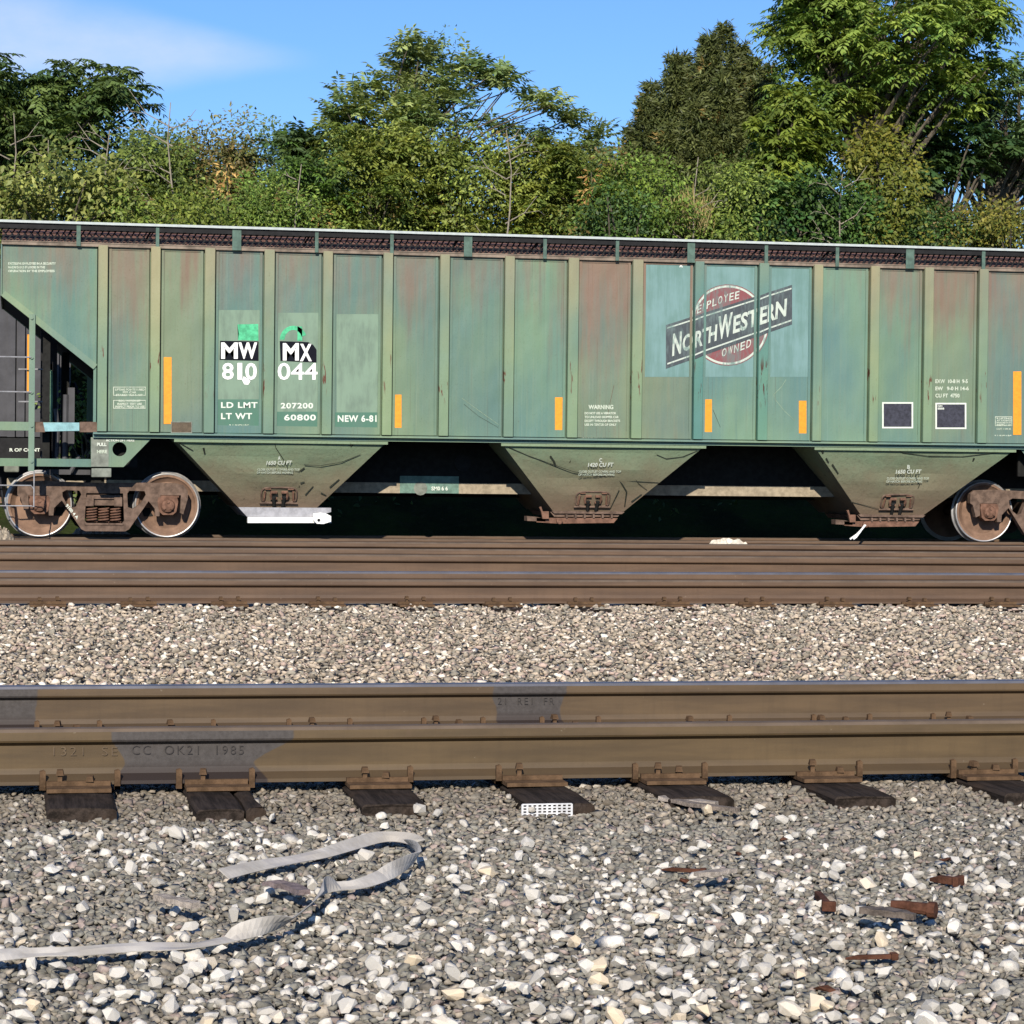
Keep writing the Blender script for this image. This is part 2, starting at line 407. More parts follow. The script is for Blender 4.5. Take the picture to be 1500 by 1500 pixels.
def rail_mat(name, base, patches):
    "dusty brown rail with dark scraped patches (x centre, half width at the top, half width at the foot)"
    m, t, b = mat(name); co = t.coord(); x, y, z = t.sep(co)
    n = t.noise(t.mapping(co, (0.7, 3, 7)), 2, 5, 0.6); g = t.noise(co, 60, 4, 0.7)
    c = t.mix(t.ramp(n, 0.3, 0.7), tuple(q*0.76 for q in base), tuple(q*k for q, k in zip(base, (1.2, 1.2, 1.15))))
    c = t.mix(t.math('MULTIPLY', t.ramp(t.noise(t.mapping(co, (18, 3, 2.2)), 1.0, 5, .7), .45, .8), .35), c, tuple(q*.62 for q in base))
    c = t.mix(t.math('MULTIPLY', t.ramp(g, .55, .85), .12), c, (0.05, 0.03, 0.018))
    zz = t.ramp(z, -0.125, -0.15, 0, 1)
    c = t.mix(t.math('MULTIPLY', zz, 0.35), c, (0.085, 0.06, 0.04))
    sm = t.noise(t.mapping(co, (5, 3, 8)), 1.6, 3, 0.6)
    c = t.mix(t.math('MULTIPLY', t.ramp(sm, 0.62, 0.78), 0.4), c, (0.10, 0.062, 0.035))
    sp = t.noise(t.mapping(co, (30, 3, 26)), 1.0, 3, 0.6)
    c = t.mix(t.math('MULTIPLY', t.ramp(sp, 0.70, 0.75), 0.3), c, (0.33, 0.28, 0.2))
    dark = t.mix(t.ramp(g, 0.3, 0.7), (0.042, 0.037, 0.035), (0.064, 0.057, 0.054))
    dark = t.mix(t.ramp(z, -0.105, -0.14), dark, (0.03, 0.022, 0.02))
    jag = t.math('MULTIPLY', t.math('SUBTRACT', t.noise(co, 9, 3), 0.5), 0.03)
    for xc, a, bb, sk in patches:
        u = t.ramp(z, -0.03, -0.12, 0, 1)
        u2 = t.ramp(z, -0.11, -0.165, 0, 1)
        cx = t.math('SUBTRACT', x, t.math('ADD', xc, t.math('MULTIPLY', u, sk)))
        half = t.math('ADD', t.math('ADD', a, t.math('MULTIPLY', u, bb-a)), t.math('MULTIPLY', u2, (a-bb)*0.4))
        d = t.math('SUBTRACT', t.math('ABSOLUTE', t.math('ADD', cx, jag)), half)
        c = t.mix(t.math('MULTIPLY', t.ramp(d, 0.004, -0.004), 0.95), c, dark)
    t.put(b.inputs['Base Color'], c)
    b.inputs['Roughness'].default_value = 0.62; b.inputs['Specular IOR Level'].default_value = 0.3
    t.put(b.inputs['Normal'], t.bump(g, 0.12, 0.003))
    return m
DUST = (0.086, 0.057, 0.028)
DUST2 = (0.098, 0.060, 0.038)
M_railtop = plain('worn_rail_top', (0.26, 0.25, 0.25), 0.42, 0.8, var=0.2, scale=4)
M_brown_top = plain('dull_rail_top', (0.11, 0.082, 0.06), 0.75, 0.0, var=0.2, scale=4, spec=0.15)
def strap_mat():
    m, t, b = mat('webbing'); co = t.coord()
    wv = t.new('ShaderNodeTexWave'); wv.inputs['Scale'].default_value = 210; wv.inputs['Distortion'].default_value = 1.0
    t.put(wv.inputs['Vector'], co)
    n = t.noise(co, 9, 4); st = t.noise(co, 5, 3)
    c = t.mix(t.ramp(n, 0.35, 0.7), (0.36, 0.33, 0.285), (0.54, 0.505, 0.45))
    c = t.mix(t.math('MULTIPLY', wv.outputs[1], 0.25), c, (0.4, 0.37, 0.32))
    c = t.mix(t.math('MULTIPLY', t.ramp(st, 0.50, 0.70), 0.65), c, (0.30, 0.28, 0.28))
    t.put(b.inputs['Base Color'], c); b.inputs['Roughness'].default_value = 0.85
    t.put(b.inputs['Normal'], t.bump(n, 0.4, 0.006))
    return m
M_strap = strap_mat()
# ---------------------------------------------------------------- ground
Y1, Y2 = 8.02, 9.53                 # rails of the near track
YM, ZM = 14.27, 0.221               # near rail of the middle track
YC, ZC = 36.2, -0.2565              # near rail of the wagon's track
GP = [(2.0,-.27),(5.0,-.262),(6.6,-.252),(7.25,-.243),(7.5,-.232),(7.72,-.216),(7.9,-.217),(9.6,-.215),(10.0,-.19),(10.6,-.125),(12.0,-.06),
      (13.3,0.0),(13.75,0.018),(14.0,0.022),(16.2,.03),(17.2,-.0),(19.2,-.03),(21.6,-.03),(23.5,-.15),(27,-.40),(31,-.46),(40.0,-.46)]
def gz(y): return np.interp(y, [p[0] for p in GP], [p[1] for p in GP])
ys = sorted(set([p[0] for p in GP] + list(np.linspace(2, 40, 90))))
xs = np.linspace(-70, 110, 46)
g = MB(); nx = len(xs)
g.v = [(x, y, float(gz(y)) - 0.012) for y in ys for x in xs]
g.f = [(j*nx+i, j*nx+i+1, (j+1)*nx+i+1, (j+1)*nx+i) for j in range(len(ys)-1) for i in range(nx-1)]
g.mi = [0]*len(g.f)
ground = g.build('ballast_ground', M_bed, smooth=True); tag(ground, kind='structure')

BP = [(40,-.472),(40.8,-.40),(42.2,.25),(44,1.7),(46,3.1),(49,4.3),(53,5.2),(60,5.8),(80,6.2),(140,5.0),(900,-5)]
def bz(x, y):
    return np.interp(y, [p[0] for p in BP], [p[1] for p in BP]) + 0.25*np.sin(x*0.45+y*0.3)*np.clip((y-42)/6, 0, 1) \
        + 0.35*np.sin(x*0.13+1.0)*np.clip((y-44)/8, 0, 1)
g = MB(); xs = np.concatenate([np.linspace(-700, -60, 12), np.linspace(-55, 110, 90), np.linspace(125, 900, 12)]); nx = len(xs)
ys = list(np.linspace(40, 62, 36)) + [66, 72, 80, 100, 140, 250, 500, 900]
g.v = [(x, y, float(bz(x, y))) for y in ys for x in xs]
g.f = [(j*nx+i, j*nx+i+1, (j+1)*nx+i+1, (j+1)*nx+i) for j in range(len(ys)-1) for i in range(nx-1)]
g.mi = [0]*len(g.f)
bank = g.build('hillside', M_soil, smooth=True); tag(bank, kind='structure')

# ---------------------------------------------------------------- crushed stone
def hull(n, sq, rr, k0=.62, k1=1.15):
    bm = bmesh.new()
    for i in range(n):
        v = Vector((rr.gauss(0,1), rr.gauss(0,1), rr.gauss(0,1))).normalized()
        k = rr.uniform(k0, k1)
        bm.verts.new((v.x*k*0.5, v.y*k*0.5*sq[0], v.z*k*0.5*sq[1]))
    r = bmesh.ops.convex_hull(bm, input=bm.verts)
    junk = list({e for e in r['geom_interior'] + r['geom_unused'] if isinstance(e, bmesh.types.BMVert)})
    if junk: bmesh.ops.delete(bm, geom=junk, context='VERTS')
    bmesh.ops.triangulate(bm, faces=bm.faces)
    bm.verts.index_update()
    V = np.array([v.co[:] for v in bm.verts]); T = np.array([[v.index for v in f.verts] for f in bm.faces])
    bm.free(); return V, T
rr_ = random.Random(3)
ROCKS = [hull(rr_.choice([10, 12, 13]), (rr_.uniform(.72, 1.0), rr_.uniform(.40, .62)), rr_, .72, 1.1) for _ in range(36)]
ROCKS_R = [hull(rr_.choice([14, 16, 18]), (rr_.uniform(.6, .95), rr_.uniform(.5, .75)), rr_, .82, 1.06) for _ in range(24)]
ROCKS_S = [hull(8, (rr_.uniform(.6, .95), rr_.uniform(.36, .58)), rr_) for _ in range(24)]
def rotmats(n, tilt):
    a = rng.uniform(0, 2*np.pi, n); ax = rng.normal(0, tilt, n); ay = rng.normal(0, tilt, n)
    c, s = np.cos(a), np.sin(a); Z = np.zeros(n); O = np.ones(n)
    Rz = np.stack([np.stack([c,-s,Z],1), np.stack([s,c,Z],1), np.stack([Z,Z,O],1)],1)
    c, s = np.cos(ax), np.sin(ax)
    Rx = np.stack([np.stack([O,Z,Z],1), np.stack([Z,c,-s],1), np.stack([Z,s,c],1)],1)
    c, s = np.cos(ay), np.sin(ay)
    Ry = np.stack([np.stack([c,Z,s],1), np.stack([Z,O,Z],1), np.stack([-s,Z,c],1)],1)
    return Rx @ Ry @ Rz
def scatter(name, P, S, C, rocks, tilt, parent):
    n = len(P); R = rotmats(n, tilt); which = rng.integers(0, len(rocks), n)
    Vs, Ts, Cs, off = [], [], [], 0
    for k, (V, T) in enumerate(rocks):
        idx = np.nonzero(which == k)[0]
        if not len(idx): continue
        W = np.einsum('nij,vj->nvi', R[idx]*S[idx,None,None], V) + P[idx,None,:]
        Vs.append(W.reshape(-1,3))
        Ts.append((T[None] + (np.arange(len(idx))*len(V))[:,None,None] + off).reshape(-1,3)); off += len(idx)*len(V)
        Cs.append(np.repeat(C[idx], len(T), 0))
    return tag(npmesh(name, np.concatenate(Vs), np.concatenate(Ts), M_stone, np.concatenate(Cs), parent), kind='stuff')
def spread(y0, y1, step, marg):
    out = []
    y = y0
    while y < y1:
        xc = y*math.tan(YAW); hw = 0.215*y + marg
        x = np.arange(xc-hw, xc+hw, step)
        out.append(np.stack([x + rng.uniform(-.5,.5,len(x))*step, np.full(len(x), y) + rng.uniform(-.5,.5,len(x))*step], 1)); y += step
    return np.concatenate(out)

# sleepers of the near track, read off the tie plates in the photograph
NEAR_TIES = [onY(px, 1138, Y1).x for px in (114, 314, 547, 772, 972, 1197, 1430)]
NEAR_TIES = [NEAR_TIES[0]-0.98, NEAR_TIES[0]-0.5] + NEAR_TIES + [NEAR_TIES[-1]+0.5, NEAR_TIES[-1]+1.0]
TIE_END = [7.5, 7.5, 7.51, 7.48, 7.53, 7.49, 7.56, 7.54, 7.54, 7.5, 7.5]
TIE_SK = [0, 0, 0, 0.012, -0.01, 0.004, 0.012, 0, 0.02, 0, 0]
TW = 0.102
def on_tie(x, y):
    k = np.zeros(len(x), bool)
    for tx, e in zip(NEAR_TIES, TIE_END): k |= (np.abs(x-tx) < TW-0.006) & (y > e+0.002) & (y < 10.1)
    return k

# large pale stones lying in the foreground, one object each
pale_meshes = []
for k in range(26):
    V, T = hull(rr_.choice([16, 20, 24]), (rr_.uniform(.6, .95), rr_.uniform(.5, .75)), rr_, .84, 1.06)
    me = bpy.data.meshes.new('stone'); me.from_pydata(V.tolist(), [], T.tolist()); me.materials.append(M_pale); pale_meshes.append(me)
pts = []
while len(pts) < 300:
    py = 1165 + 350*rng.random()**0.8; px = rng.uniform(-30, 1530)
    q = onZ(px, py, -0.24)
    if on_tie(np.array([q.x]), np.array([q.y]))[0] or q.y > 7.55: continue
    pts.append((q.x, q.y))
for x, y in pts:
    o = bpy.data.objects.new('stone', random.choice(pale_meshes)); col.objects.link(o); o.parent = ground
    s = random.choice((0.030, 0.034, 0.038, 0.042, 0.046, 0.055)) * random.uniform(0.9, 1.12)
    o.scale = (s, s*random.uniform(.85, 1.1), s)
    o.location = (x, y, float(gz(y)) + 0.024 + random.uniform(0, .008))
    o.rotation_euler = (random.gauss(0, .35), random.gauss(0, .35), random.uniform(0, 6.28))

def colours(n, far):
    u = rng.random(n)
    base = np.empty((n,3))
    g_ = rng.uniform(0.115, 0.28, n)[:,None]*np.array([[1.0, 0.92, 0.78]])
    tn = rng.uniform(0.24, 0.38, n)[:,None]*np.array([[1.0, 0.89, 0.74]])
    wh = rng.uniform(0.40, 0.64, n)[:,None]*np.array([[1.0, 0.955, 0.87]])
    gr = rng.uniform(0.14, 0.24, n)[:,None]*np.array([[1.0, 0.97, 0.84]])
    pk = rng.uniform(0.20, 0.34, n)[:,None]*np.array([[1.0, 0.82, 0.74]])
    base[:] = g_
    a, b, c, d = (0.09, 0.15, 0.35, 0.05)
    if far: a, b, c, d = (0.10, 0.36, 0.15, 0.10)
    base = np.where((u < a)[:,None], wh, base)
    base = np.where(((u >= a) & (u < a+b))[:,None], tn, base)
    base = np.where(((u >= a+b) & (u < a+b+c))[:,None], gr, base)
    base = np.where((u > 1-d)[:,None], pk, base)
    if far: base = np.minimum(base*1.36*np.array([[1.05,.985,.915]]), 0.82)
    return base, u < a

for li, (step, smin, smax, lift) in enumerate(((0.021, .023, .035, .003), (0.028, .025, .038, .008))):
    XY = spread(4.35, 9.42, step, 0.9)
    XY = XY[~on_tie(XY[:,0], XY[:,1])]
    XY = XY[np.argsort(XY[:,1])]
    # fewer stones directly under the rails' feet
    n = len(XY); C, w_ = colours(n, False)
    S = rng.uniform(smin, smax, n)*np.where(w_, 1.1, 1.0)*np.where(rng.random(n) < .10, rng.uniform(1.2, 1.7, n), 1)
    near_rail = XY[:,1] > 7.35
    patchy = .45+.45*np.sin(XY[:,0]*1.9+1)*np.sin(XY[:,1]*2.7+.5)+np.clip((6.2-XY[:,1])*.35,-.2,.5)
    S = np.where(w_, S*rng.choice([.8, .95, 1.2], n), S)
    keep = ~(w_ & near_rail & (rng.random(n) < .8)) & ~(w_ & (rng.random(n) > patchy+.12)); XY, C, S, w_ = XY[keep], C[keep], S[keep], w_[keep]; n = len(XY)
    rail_dust = np.clip((XY[:,1]-7.2)/0.5, 0, 1)[:,None]
    C = C*(.88+.24*(.5+.5*np.sin(XY[:,0]*1.1+.7*np.sin(XY[:,1]*2.2))))[:,None]
    C = C*(1-.35*rail_dust) + np.array([[.15,.11,.07]])*0.35*rail_dust
    Z = gz(XY[:,1]) + lift + rng.uniform(-.004, .006, n)
    lim = np.where((np.abs(XY[:,1]-Y1) < .09) | (np.abs(XY[:,1]-Y2) < .09), -.178-S*.3, 9)
    Z = np.minimum(Z, lim)
    P3 = np.column_stack([XY, Z])
    scatter('loose_gravel', P3[~w_], S[~w_], C[~w_], ROCKS, .30, ground)
    scatter('pale_gravel', P3[w_]+np.array([[0,0,.004]]), S[w_], C[w_], ROCKS_R, .4, ground)
for step, smin, smax, lift, rk in ((0.029, .030, .044, .005, ROCKS_S), (0.07, .034, .060, .014, ROCKS)):
    XY = spread(9.66, 14.25, step, 2.0)
    n = len(XY); C, w_ = colours(n, True)
    S = rng.uniform(smin, smax, n)
    Z = gz(XY[:,1]) + lift + rng.uniform(-.004, .007, n)
    Z = np.where(XY[:,1] > 14.1, Z-.03, Z)
    scatter('loose_gravel', np.column_stack([XY, Z]), S, C, rk, .25, ground)

# ---------------------------------------------------------------- tracks
H = 0.171
def rail_profile(h=H, hw=.033, hh=.043, fw=.07):
    r = [(-fw,-h),(-fw,-h+.011),(-.012,-h+.027),(-.008,-h+.045),(-.008,-hh-.012),(-hw+.003,-hh),(-hw,-hh+.006),(-hw+.001,-.012),(-hw+.008,-.003),(-hw*.4,0)]
    return r + [(-y,z) for y,z in reversed(r)]
def rail(parent, y, z, x0, x1, m, top, ang=0.0, h=H, hw=.033, hh=.043, fw=.07):
    mb = MB(); p = rail_profile(h, hw, hh, fw); n = len(p)
    mb.prismx(p, x0, x1)
    mb.mi = [1 if f[0] % n in (7, 8, 9, 10, 11) and len(f) == 4 else 0 for f in mb.f]
    o = mb.build('rail', [m, top], parent); o.location = (0, y, z); o.rotation_euler.z = ang
    return o
def patch(px0, px1, bx0, bx1, Y, py):
    a, b = onY(px0, py, Y).x, onY(px1, py, Y).x; c, d = onY(bx0, py+45, Y).x, onY(bx1, py+45, Y).x
    return ((a+b)/2, (b-a)/2, (d-c)/2, (c+d)/2-(a+b)/2)
near = empty('railway_track', (0, 0, 0), 'nearest railway track, dusty brown rails on dark wooden sleepers', 'railway track')
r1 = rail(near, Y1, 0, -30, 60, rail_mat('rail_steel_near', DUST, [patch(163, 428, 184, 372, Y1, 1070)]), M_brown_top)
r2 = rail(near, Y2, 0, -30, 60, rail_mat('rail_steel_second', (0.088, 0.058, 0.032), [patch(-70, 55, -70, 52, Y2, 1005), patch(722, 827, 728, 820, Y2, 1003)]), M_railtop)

M_emboss = plain('embossed_rail_letter', (0.035, 0.03, 0.028), 0.7)
M_emboss2 = plain('dusty_embossed_rail_letter', (0.10, 0.07, 0.042), 0.7)

tie_bevel = None
def sleeper(parent, x, y0, y1, ztop, sk=0.0, split=None):
    mb = MB(); prng = random.Random(int(x*977) & 0xffff)
    def block(xa, xb):
        ny = 14; vs = []
        for j in range(ny):
            y = y0 + (y1-y0)*j/(ny-1); e = prng.uniform(-.004, .004)
            if j == 0: y += prng.uniform(-.012, .012)
            vs += [(xa+e, y, -.17), (xa+e, y, -.012), (xa+e+.01, y, prng.uniform(-.006, 0)), ((xa+xb)/2+prng.uniform(-.02,.02), y+(prng.uniform(-.01,.01) if j == 0 else 0), prng.uniform(-.004, .002)), (xb-e-.01, y, prng.uniform(-.006, 0)), (xb-e, y, -.012), (xb-e, y, -.17)]
        fs = [(j*7+i, j*7+i+1, (j+1)*7+i+1, (j+1)*7+i) for j in range(ny-1) for i in range(6)]
        fs += [tuple(range(6,-1,-1)), tuple(range((ny-1)*7, ny*7))]
        mb.add(vs, fs)
    if split is None: block(-TW, TW)
    else: block(-TW, split-.004); block(split+.004, TW)
    o = mb.build('sleeper', M_tie, parent); o.location = (x+sk*(8.0 if y0 < 9 else 14.1), 0, ztop); o.rotation_euler.z = sk
    return o
pl = MB(); pl.box(-.098, .098, -.17, .17, 0, .012); pl.box(-.098, .098, -.092, -.0745, .012, .026); pl.box(-.098, .098, .0745, .092, .012, .026)
pl_o = pl.build('tie_plate', M_plate, near, bevel=.003); plate_mesh = pl_o.data; bpy.data.objects.remove(pl_o)
spk = MB(); spk.box(-.007, .007, -.007, .007, -.03, .022)
spk.add([(-.012,-.016,.018),(.012,-.016,.018),(.012,.02,.018),(-.012,.02,.018),(-.009,-.012,.034),(.009,-.012,.034),(.009,.012,.036),(-.009,.012,.036)],
        [(0,1,2,3),(7,6,5,4),(0,4,5,1),(1,5,6,2),(2,6,7,3),(3,7,4,0)])
so_ = spk.build('spike', M_plate, near); spike_mesh = so_.data; bpy.data.objects.remove(so_)
def child(name, mesh, parent, loc, rz=0.0, rx=0.0):
    o = bpy.data.objects.new(name, mesh); col.objects.link(o); o.parent = parent; o.location = loc; o.rotation_euler = (rx, 0, rz); return o
anc = MB(); anc.prism([(-.009,-.045),(.009,-.045),(.009,.012),(.003,.018),(-.009,.014)], -.082, -.066)
anc.box(-.009, .009, -.082, .085, -.045, -.034)
ao = anc.build('rail_anchor', M_plate, near, bevel=.002); anchor_mesh = ao.data; bpy.data.objects.remove(ao)
for i, (tx, e, sk) in enumerate(zip(NEAR_TIES, TIE_END, TIE_SK)):
    s = sleeper(near, tx, e, 10.06, -H-.0135, sk, {3: .045}.get(i))
    for Y in (Y1, Y2):
        child('tie_plate', plate_mesh, s, (0, Y, 0.001), -sk)
        for dx, dy, lift in ((-.045, -.083, .012), (.05, .083, .0), (.04, -.083, -.004), (-.05, .083, 0)):
            if (dx, dy) == (.04, -.083) and random.random() < .35: continue
            child('spike', spike_mesh, s, (dx+random.uniform(-.015, .015), Y+dy, .012+lift+random.uniform(-.004, .010)), random.uniform(-.25, .25)+(math.pi if dy > 0 else 0)*0+(0 if dy < 0 else math.pi))
    for Y, r in ((Y1, r1), (Y2, r2)):
        for d in (-.112, .112):
            if random.random() < .12: continue
            child('rail_anchor', anchor_mesh, r, (tx+d+random.uniform(-.006,.008), 0, -H+.03), random.uniform(-.05,.05))
# perforated anti-split end plate on the fourth visible sleeper
S4 = [o for o in near.children if o.name.startswith('sleeper')][5]
a = onY(765, 1160, 7.47); b = onY(837, 1182, 7.47)
pm = MB(); px0, px1 = a.x - NEAR_TIES[5], b.x - NEAR_TIES[5]
zt, zb = -.004, -.05
nxh, nzh = 10, 5
cw, ch = (px1-px0)/nxh, (zt-zb)/nzh
for k in range(nzh+1): pm.box(px0, px1, 7.474, 7.479, zb+k*ch-ch*.22, zb+k*ch+ch*.22)
for j in range(nxh+1): pm.box(px0+j*cw-cw*.2, px0+j*cw+cw*.2, 7.4735, 7.4785, zb, zt)
pm.build('end_plate', plain('galvanised_end_plate', (0.62, 0.62, 0.62), .5, .2), S4)

mid = empty('railway_track', (0, 0, 0), 'middle railway track beyond the pale ballast strip, two brown rails close together', 'railway track')
RM = rail_mat('rail_steel_middle', DUST2, []); RM2 = rail_mat('rail_steel_far', (0.104, 0.064, 0.040), [])
rail(mid, YM, ZM, -40, 70, RM, M_railtop)
rail(mid, YM-.15, ZM-.038, -40, 70, RM, M_brown_top, h=.133, hh=.036, fw=.06)
AN = math.radians(-1.6)
X0 = 16*math.tan(YAW)
def turned(y, z, parent):
    o = rail(parent, y + math.sin(-AN)*X0, z, -40, 70, RM2, M_brown_top, AN); return o
turned(15.9, .257, mid)
third = empty('railway_track', (0, 0, 0), 'third railway track, two thin brown rails seen just in front of the wagon wheels', 'railway track')
turned(19.6, .168, third); turned(21.1, .173, third)
wt = empty('railway_track', (0, 0, 0), 'farthest railway track, the one the green hopper wagon stands on', 'railway track')
rail(wt, YC, ZC, -60, 90, RM2, M_brown_top); rail(wt, YC+1.505, ZC, -60, 90, RM2, M_brown_top)
first = None
xa = onY(74, 884, YM).x - 0.5*1.0
for k in range(19):
    x = xa + k*.497 + random.uniform(-.03, .03)
    e = 13.72 + random.uniform(-.06, .06)
    s = sleeper(mid, x, e, 16.4, ZM-H-.0135, random.uniform(-.015, .015))
    child('tie_plate', plate_mesh, s, (0, YM, .001))
    child('tie_plate', plate_mesh, s, (0, YM-.19, .002))
    for dx in (-.045, .05): child('spike', spike_mesh, s, (dx, YM-.255, .012+random.uniform(0, .01)))
def plain_ties(parent, y0, y1, z, x0, x1):
    mb = MB(); mb.box(-TW, TW, y0, y1, -.16, 0); t0 = mb.build('sleeper', M_tie, parent); me = t0.data
    t0.location = (x0, 0, z); x = x0+.51
    while x < x1:
        child('sleeper', me, parent, (x+random.uniform(-.02,.02), 0, z), random.uniform(-.01,.01)); x += .51
plain_ties(third, 18.9, 21.9, .168-H-.004, -1.5, 9.5)
plain_ties(wt, YC-.6, YC+2.1, ZC-H-.004, -2.5, 16.5)
# ---------------------------------------------------------------- covered hopper wagon
YS = 35.33                           # plane of the wagon's near side
XC = (onY(153, 741, YS+.4).x + onY(1457, 751, YS+.4).x + .889)/2      # midway between the bogies
wag = empty('hopper_wagon', (XC, YS, ZC), 'long green covered hopper wagon with faded round railway herald, white numbers and yellow reflectors', 'rail wagon')
def C(px, py, dy=0.0):
    p = onY(px, py, YS+dy); return (p.x-XC, p.z-ZC)
def CX(px, dy=0.0, py=500): return C(px, py, dy)[0]
ZT = C(850, 377.6)[1]; ZRB = C(850, 641)[1]; ZSB = C(850, 650)[1]; ZS0 = C(850, 642)[1]
XL = CX(2, 0, 390)
ribs_px = [(143,157),(220,234),(299,314),(386,401),(472,486),(560,574),(643,657),(738,752),(831,846),(925,940),(1016,1029),(1110,1124),(1190,1203),(1273,1286),(1352,1365),(1432,1445)]
RIBS = [(CX(a), CX(b)) for a, b in ribs_px]
RIBS.append((CX(1513), CX(1526)))
RIBS.append((-RIBS[0][1], -RIBS[0][0]))
XR = -XL
YP, YR = 0.030, -0.062               # front of the side panels and of the ribs
def toned(o, c):
    a = o.data.attributes.new('tone', 'FLOAT_COLOR', 'FACE'); n = len(o.data.polygons)
    a.data.foreach_set('color', np.tile(np.array([*c[:3], c[3] if len(c) > 3 else .5], np.float32), n)); return o
tones = [(1.0,1.0,.97),(1.05,.95,.92),(.90,1.0,1.02),(1.0,1.0,.98),(.98,.99,.97),(1.0,1.0,.95),(.88,.96,.98),(.98,1.08,1.04),(1.1,.97,.90),(1.12,.97,.9),(.98,1.1,1.13),(.93,1.06,1.13),(.93,1.06,1.15),(.98,1.05,1.0),(1.05,.98,.93),(1.03,.97,.96),(.94,1.0,.97),(1,1,1)]
RUST = [.8,.4,.5,.45,.4,.55,.5,.55,.92,.84,.35,.3,.3,.6,.75,.7,.55]
for i in range(17):
    x0, x1 = RIBS[i][1]+.020, RIBS[i+1][0]-.020
    f = MB()
    z0, z1 = ZS0+.015, ZT-.03
    b = .035
    # sheet slightly dished inside its flanges
    f.box(x0+b, x1-b, YP, .06, z0, z1)
    f.box(x0, x0+b, YP-.016, .06, z0-.003, z1+.003); f.box(x1-b, x1, YP-.016, .06, z0-.003, z1+.003)
    f.box(x0+b, x1-b, YP-.008, .055, z0-.004, z0+.10); f.box(x0+b, x1-b, YP-.010, .055, z1-.035, z1+.004)
    toned(f.build('side_panel', M_panel, wag), (*tones[i], RUST[i]))
for i, (x0, x1) in enumerate(RIBS):
    f = MB(); zb = ZRB + (.0)
    p = [(x0, .06), (x0, YR+.006), (x0+.006, YR), (x1-.006, YR), (x1, YR+.006), (x1, .06)]
    n = len(p); zt = ZT-.01
    f.add([(x,y,zb) for x,y in p] + [(x,y,zt) for x,y in p], [tuple(range(n)), tuple(range(2*n-1,n-1,-1))] + [(k,k+n,(k+1)%n+n,(k+1)%n) for k in range(n)])
    k = (1,1,1) if 9 < i < 13 else (1.0, .98, .95)
    toned(f.build('rib', M_rib, wag), (.62,.9,1.05) if i in (10, 11) else k)
# end panels with the slanting lower edge of the slope sheets
zl, zr_ = C(2, 433)[1], C(137, 541)[1]
xq = CX(137, 0, 541)
for sgn in (1, -1):
    pts = [(XL, ZT-.02), (RIBS[0][0]-.013, ZT-.02), (RIBS[0][0]-.013, ZRB), (xq, ZRB), (xq, zr_), (XL, zl)]
    pts = [(sgn*x, z) for x, z in pts]
    f = MB(); f.prism(pts, YP-.004, .06); toned(f.build('end_panel', M_panel, wag), (.95,1.05,1.0))
    fl = MB(); d = Vector((xq-XL, zr_-zl)).normalized(); nrm = Vector((-d.y, d.x))
    q = [(XL, zl), (xq, zr_), (xq+nrm.x*.085, zr_+nrm.y*.085), (XL+nrm.x*.085, zl+nrm.y*.085)]
    fl.prism([(sgn*x, z) for x, z in q], YP-.028, YP+.02)
    toned(fl.build('slope_flange', M_trim, wag), (1.25,1.2,1.1))
    # the slope sheet itself, the width of the wagon, from the end wall down to the outlet
    sh = MB(); X2, Z2 = CX(349, .6, 743), C(349, 743, .6)[1]
    sh.add([(sgn*x, y, z) for x, z in ((XL, zl+.02), (xq, zr_+.02), (xq+.5, zr_-.41)) for y in (.03, 3.2)], [(0,1,3,2),(2,3,5,4)])
    sh.build('slope_sheet', M_dark, wag)
    ew = MB(); ew.box(sgn*XL-.01, sgn*XL+.01, .0, 3.22, zl, ZT-.02); toned(ew.build('end_wall', M_trim, wag), (1,1,1))
# side sill, top chord, far side
f = MB(); f.prismx([(-.01,ZS0-.0),(.05,ZS0),(.05,ZSB),(.03,ZSB),(.03,ZS0-.02),(-.045,ZS0-.03),(-.045,ZS0-.012)], xq, -xq)
toned(f.build('side_sill', M_trim, wag), (1.2,1.2,1.25))
f = MB(); f.box(XL, XR, -.025, .07, ZT-.03, ZT+.012); f.box(XL, XR, -.035, .02, ZT+.012, ZT+.025)
toned(f.build('top_chord', plain('top_chord_paint', (0.19, 0.15, 0.115), .8, var=.4, scale=5), wag), (1,1,1))
f = MB(); f.prism([(XL+.01,ZT),(XR-.01,ZT),(XR-.01,zl),(-xq,zr_),(-xq,ZS0),(xq,ZS0),(xq,zr_),(XL+.01,zl)], 3.17, 3.22); f.box(RIBS[0][0], RIBS[-1][1], .0605, .07, ZSB+.02, ZT-.02)
toned(f.build('body_shell', M_trim, wag), (.9,.9,.9))
# roof, rising from the chord to the hatches
f = MB()
prof = [(.03, ZT+.012), (.35, ZT+.15), (.75, ZT+.24), (1.62, ZT+.30), (2.49, ZT+.24), (2.9, ZT+.15), (3.21, ZT+.012)]
f.prismx(prof + [(3.2, ZT-.03), (.05, ZT-.03)], XL+.005, XR-.005)
f.build('roof', M_roof, wag)
f = MB(); f.box(XL+.5, XR-.5, 1.30, 1.94, ZT+.28, ZT+.36)
f.build('hatch_trough', M_roof, wag)
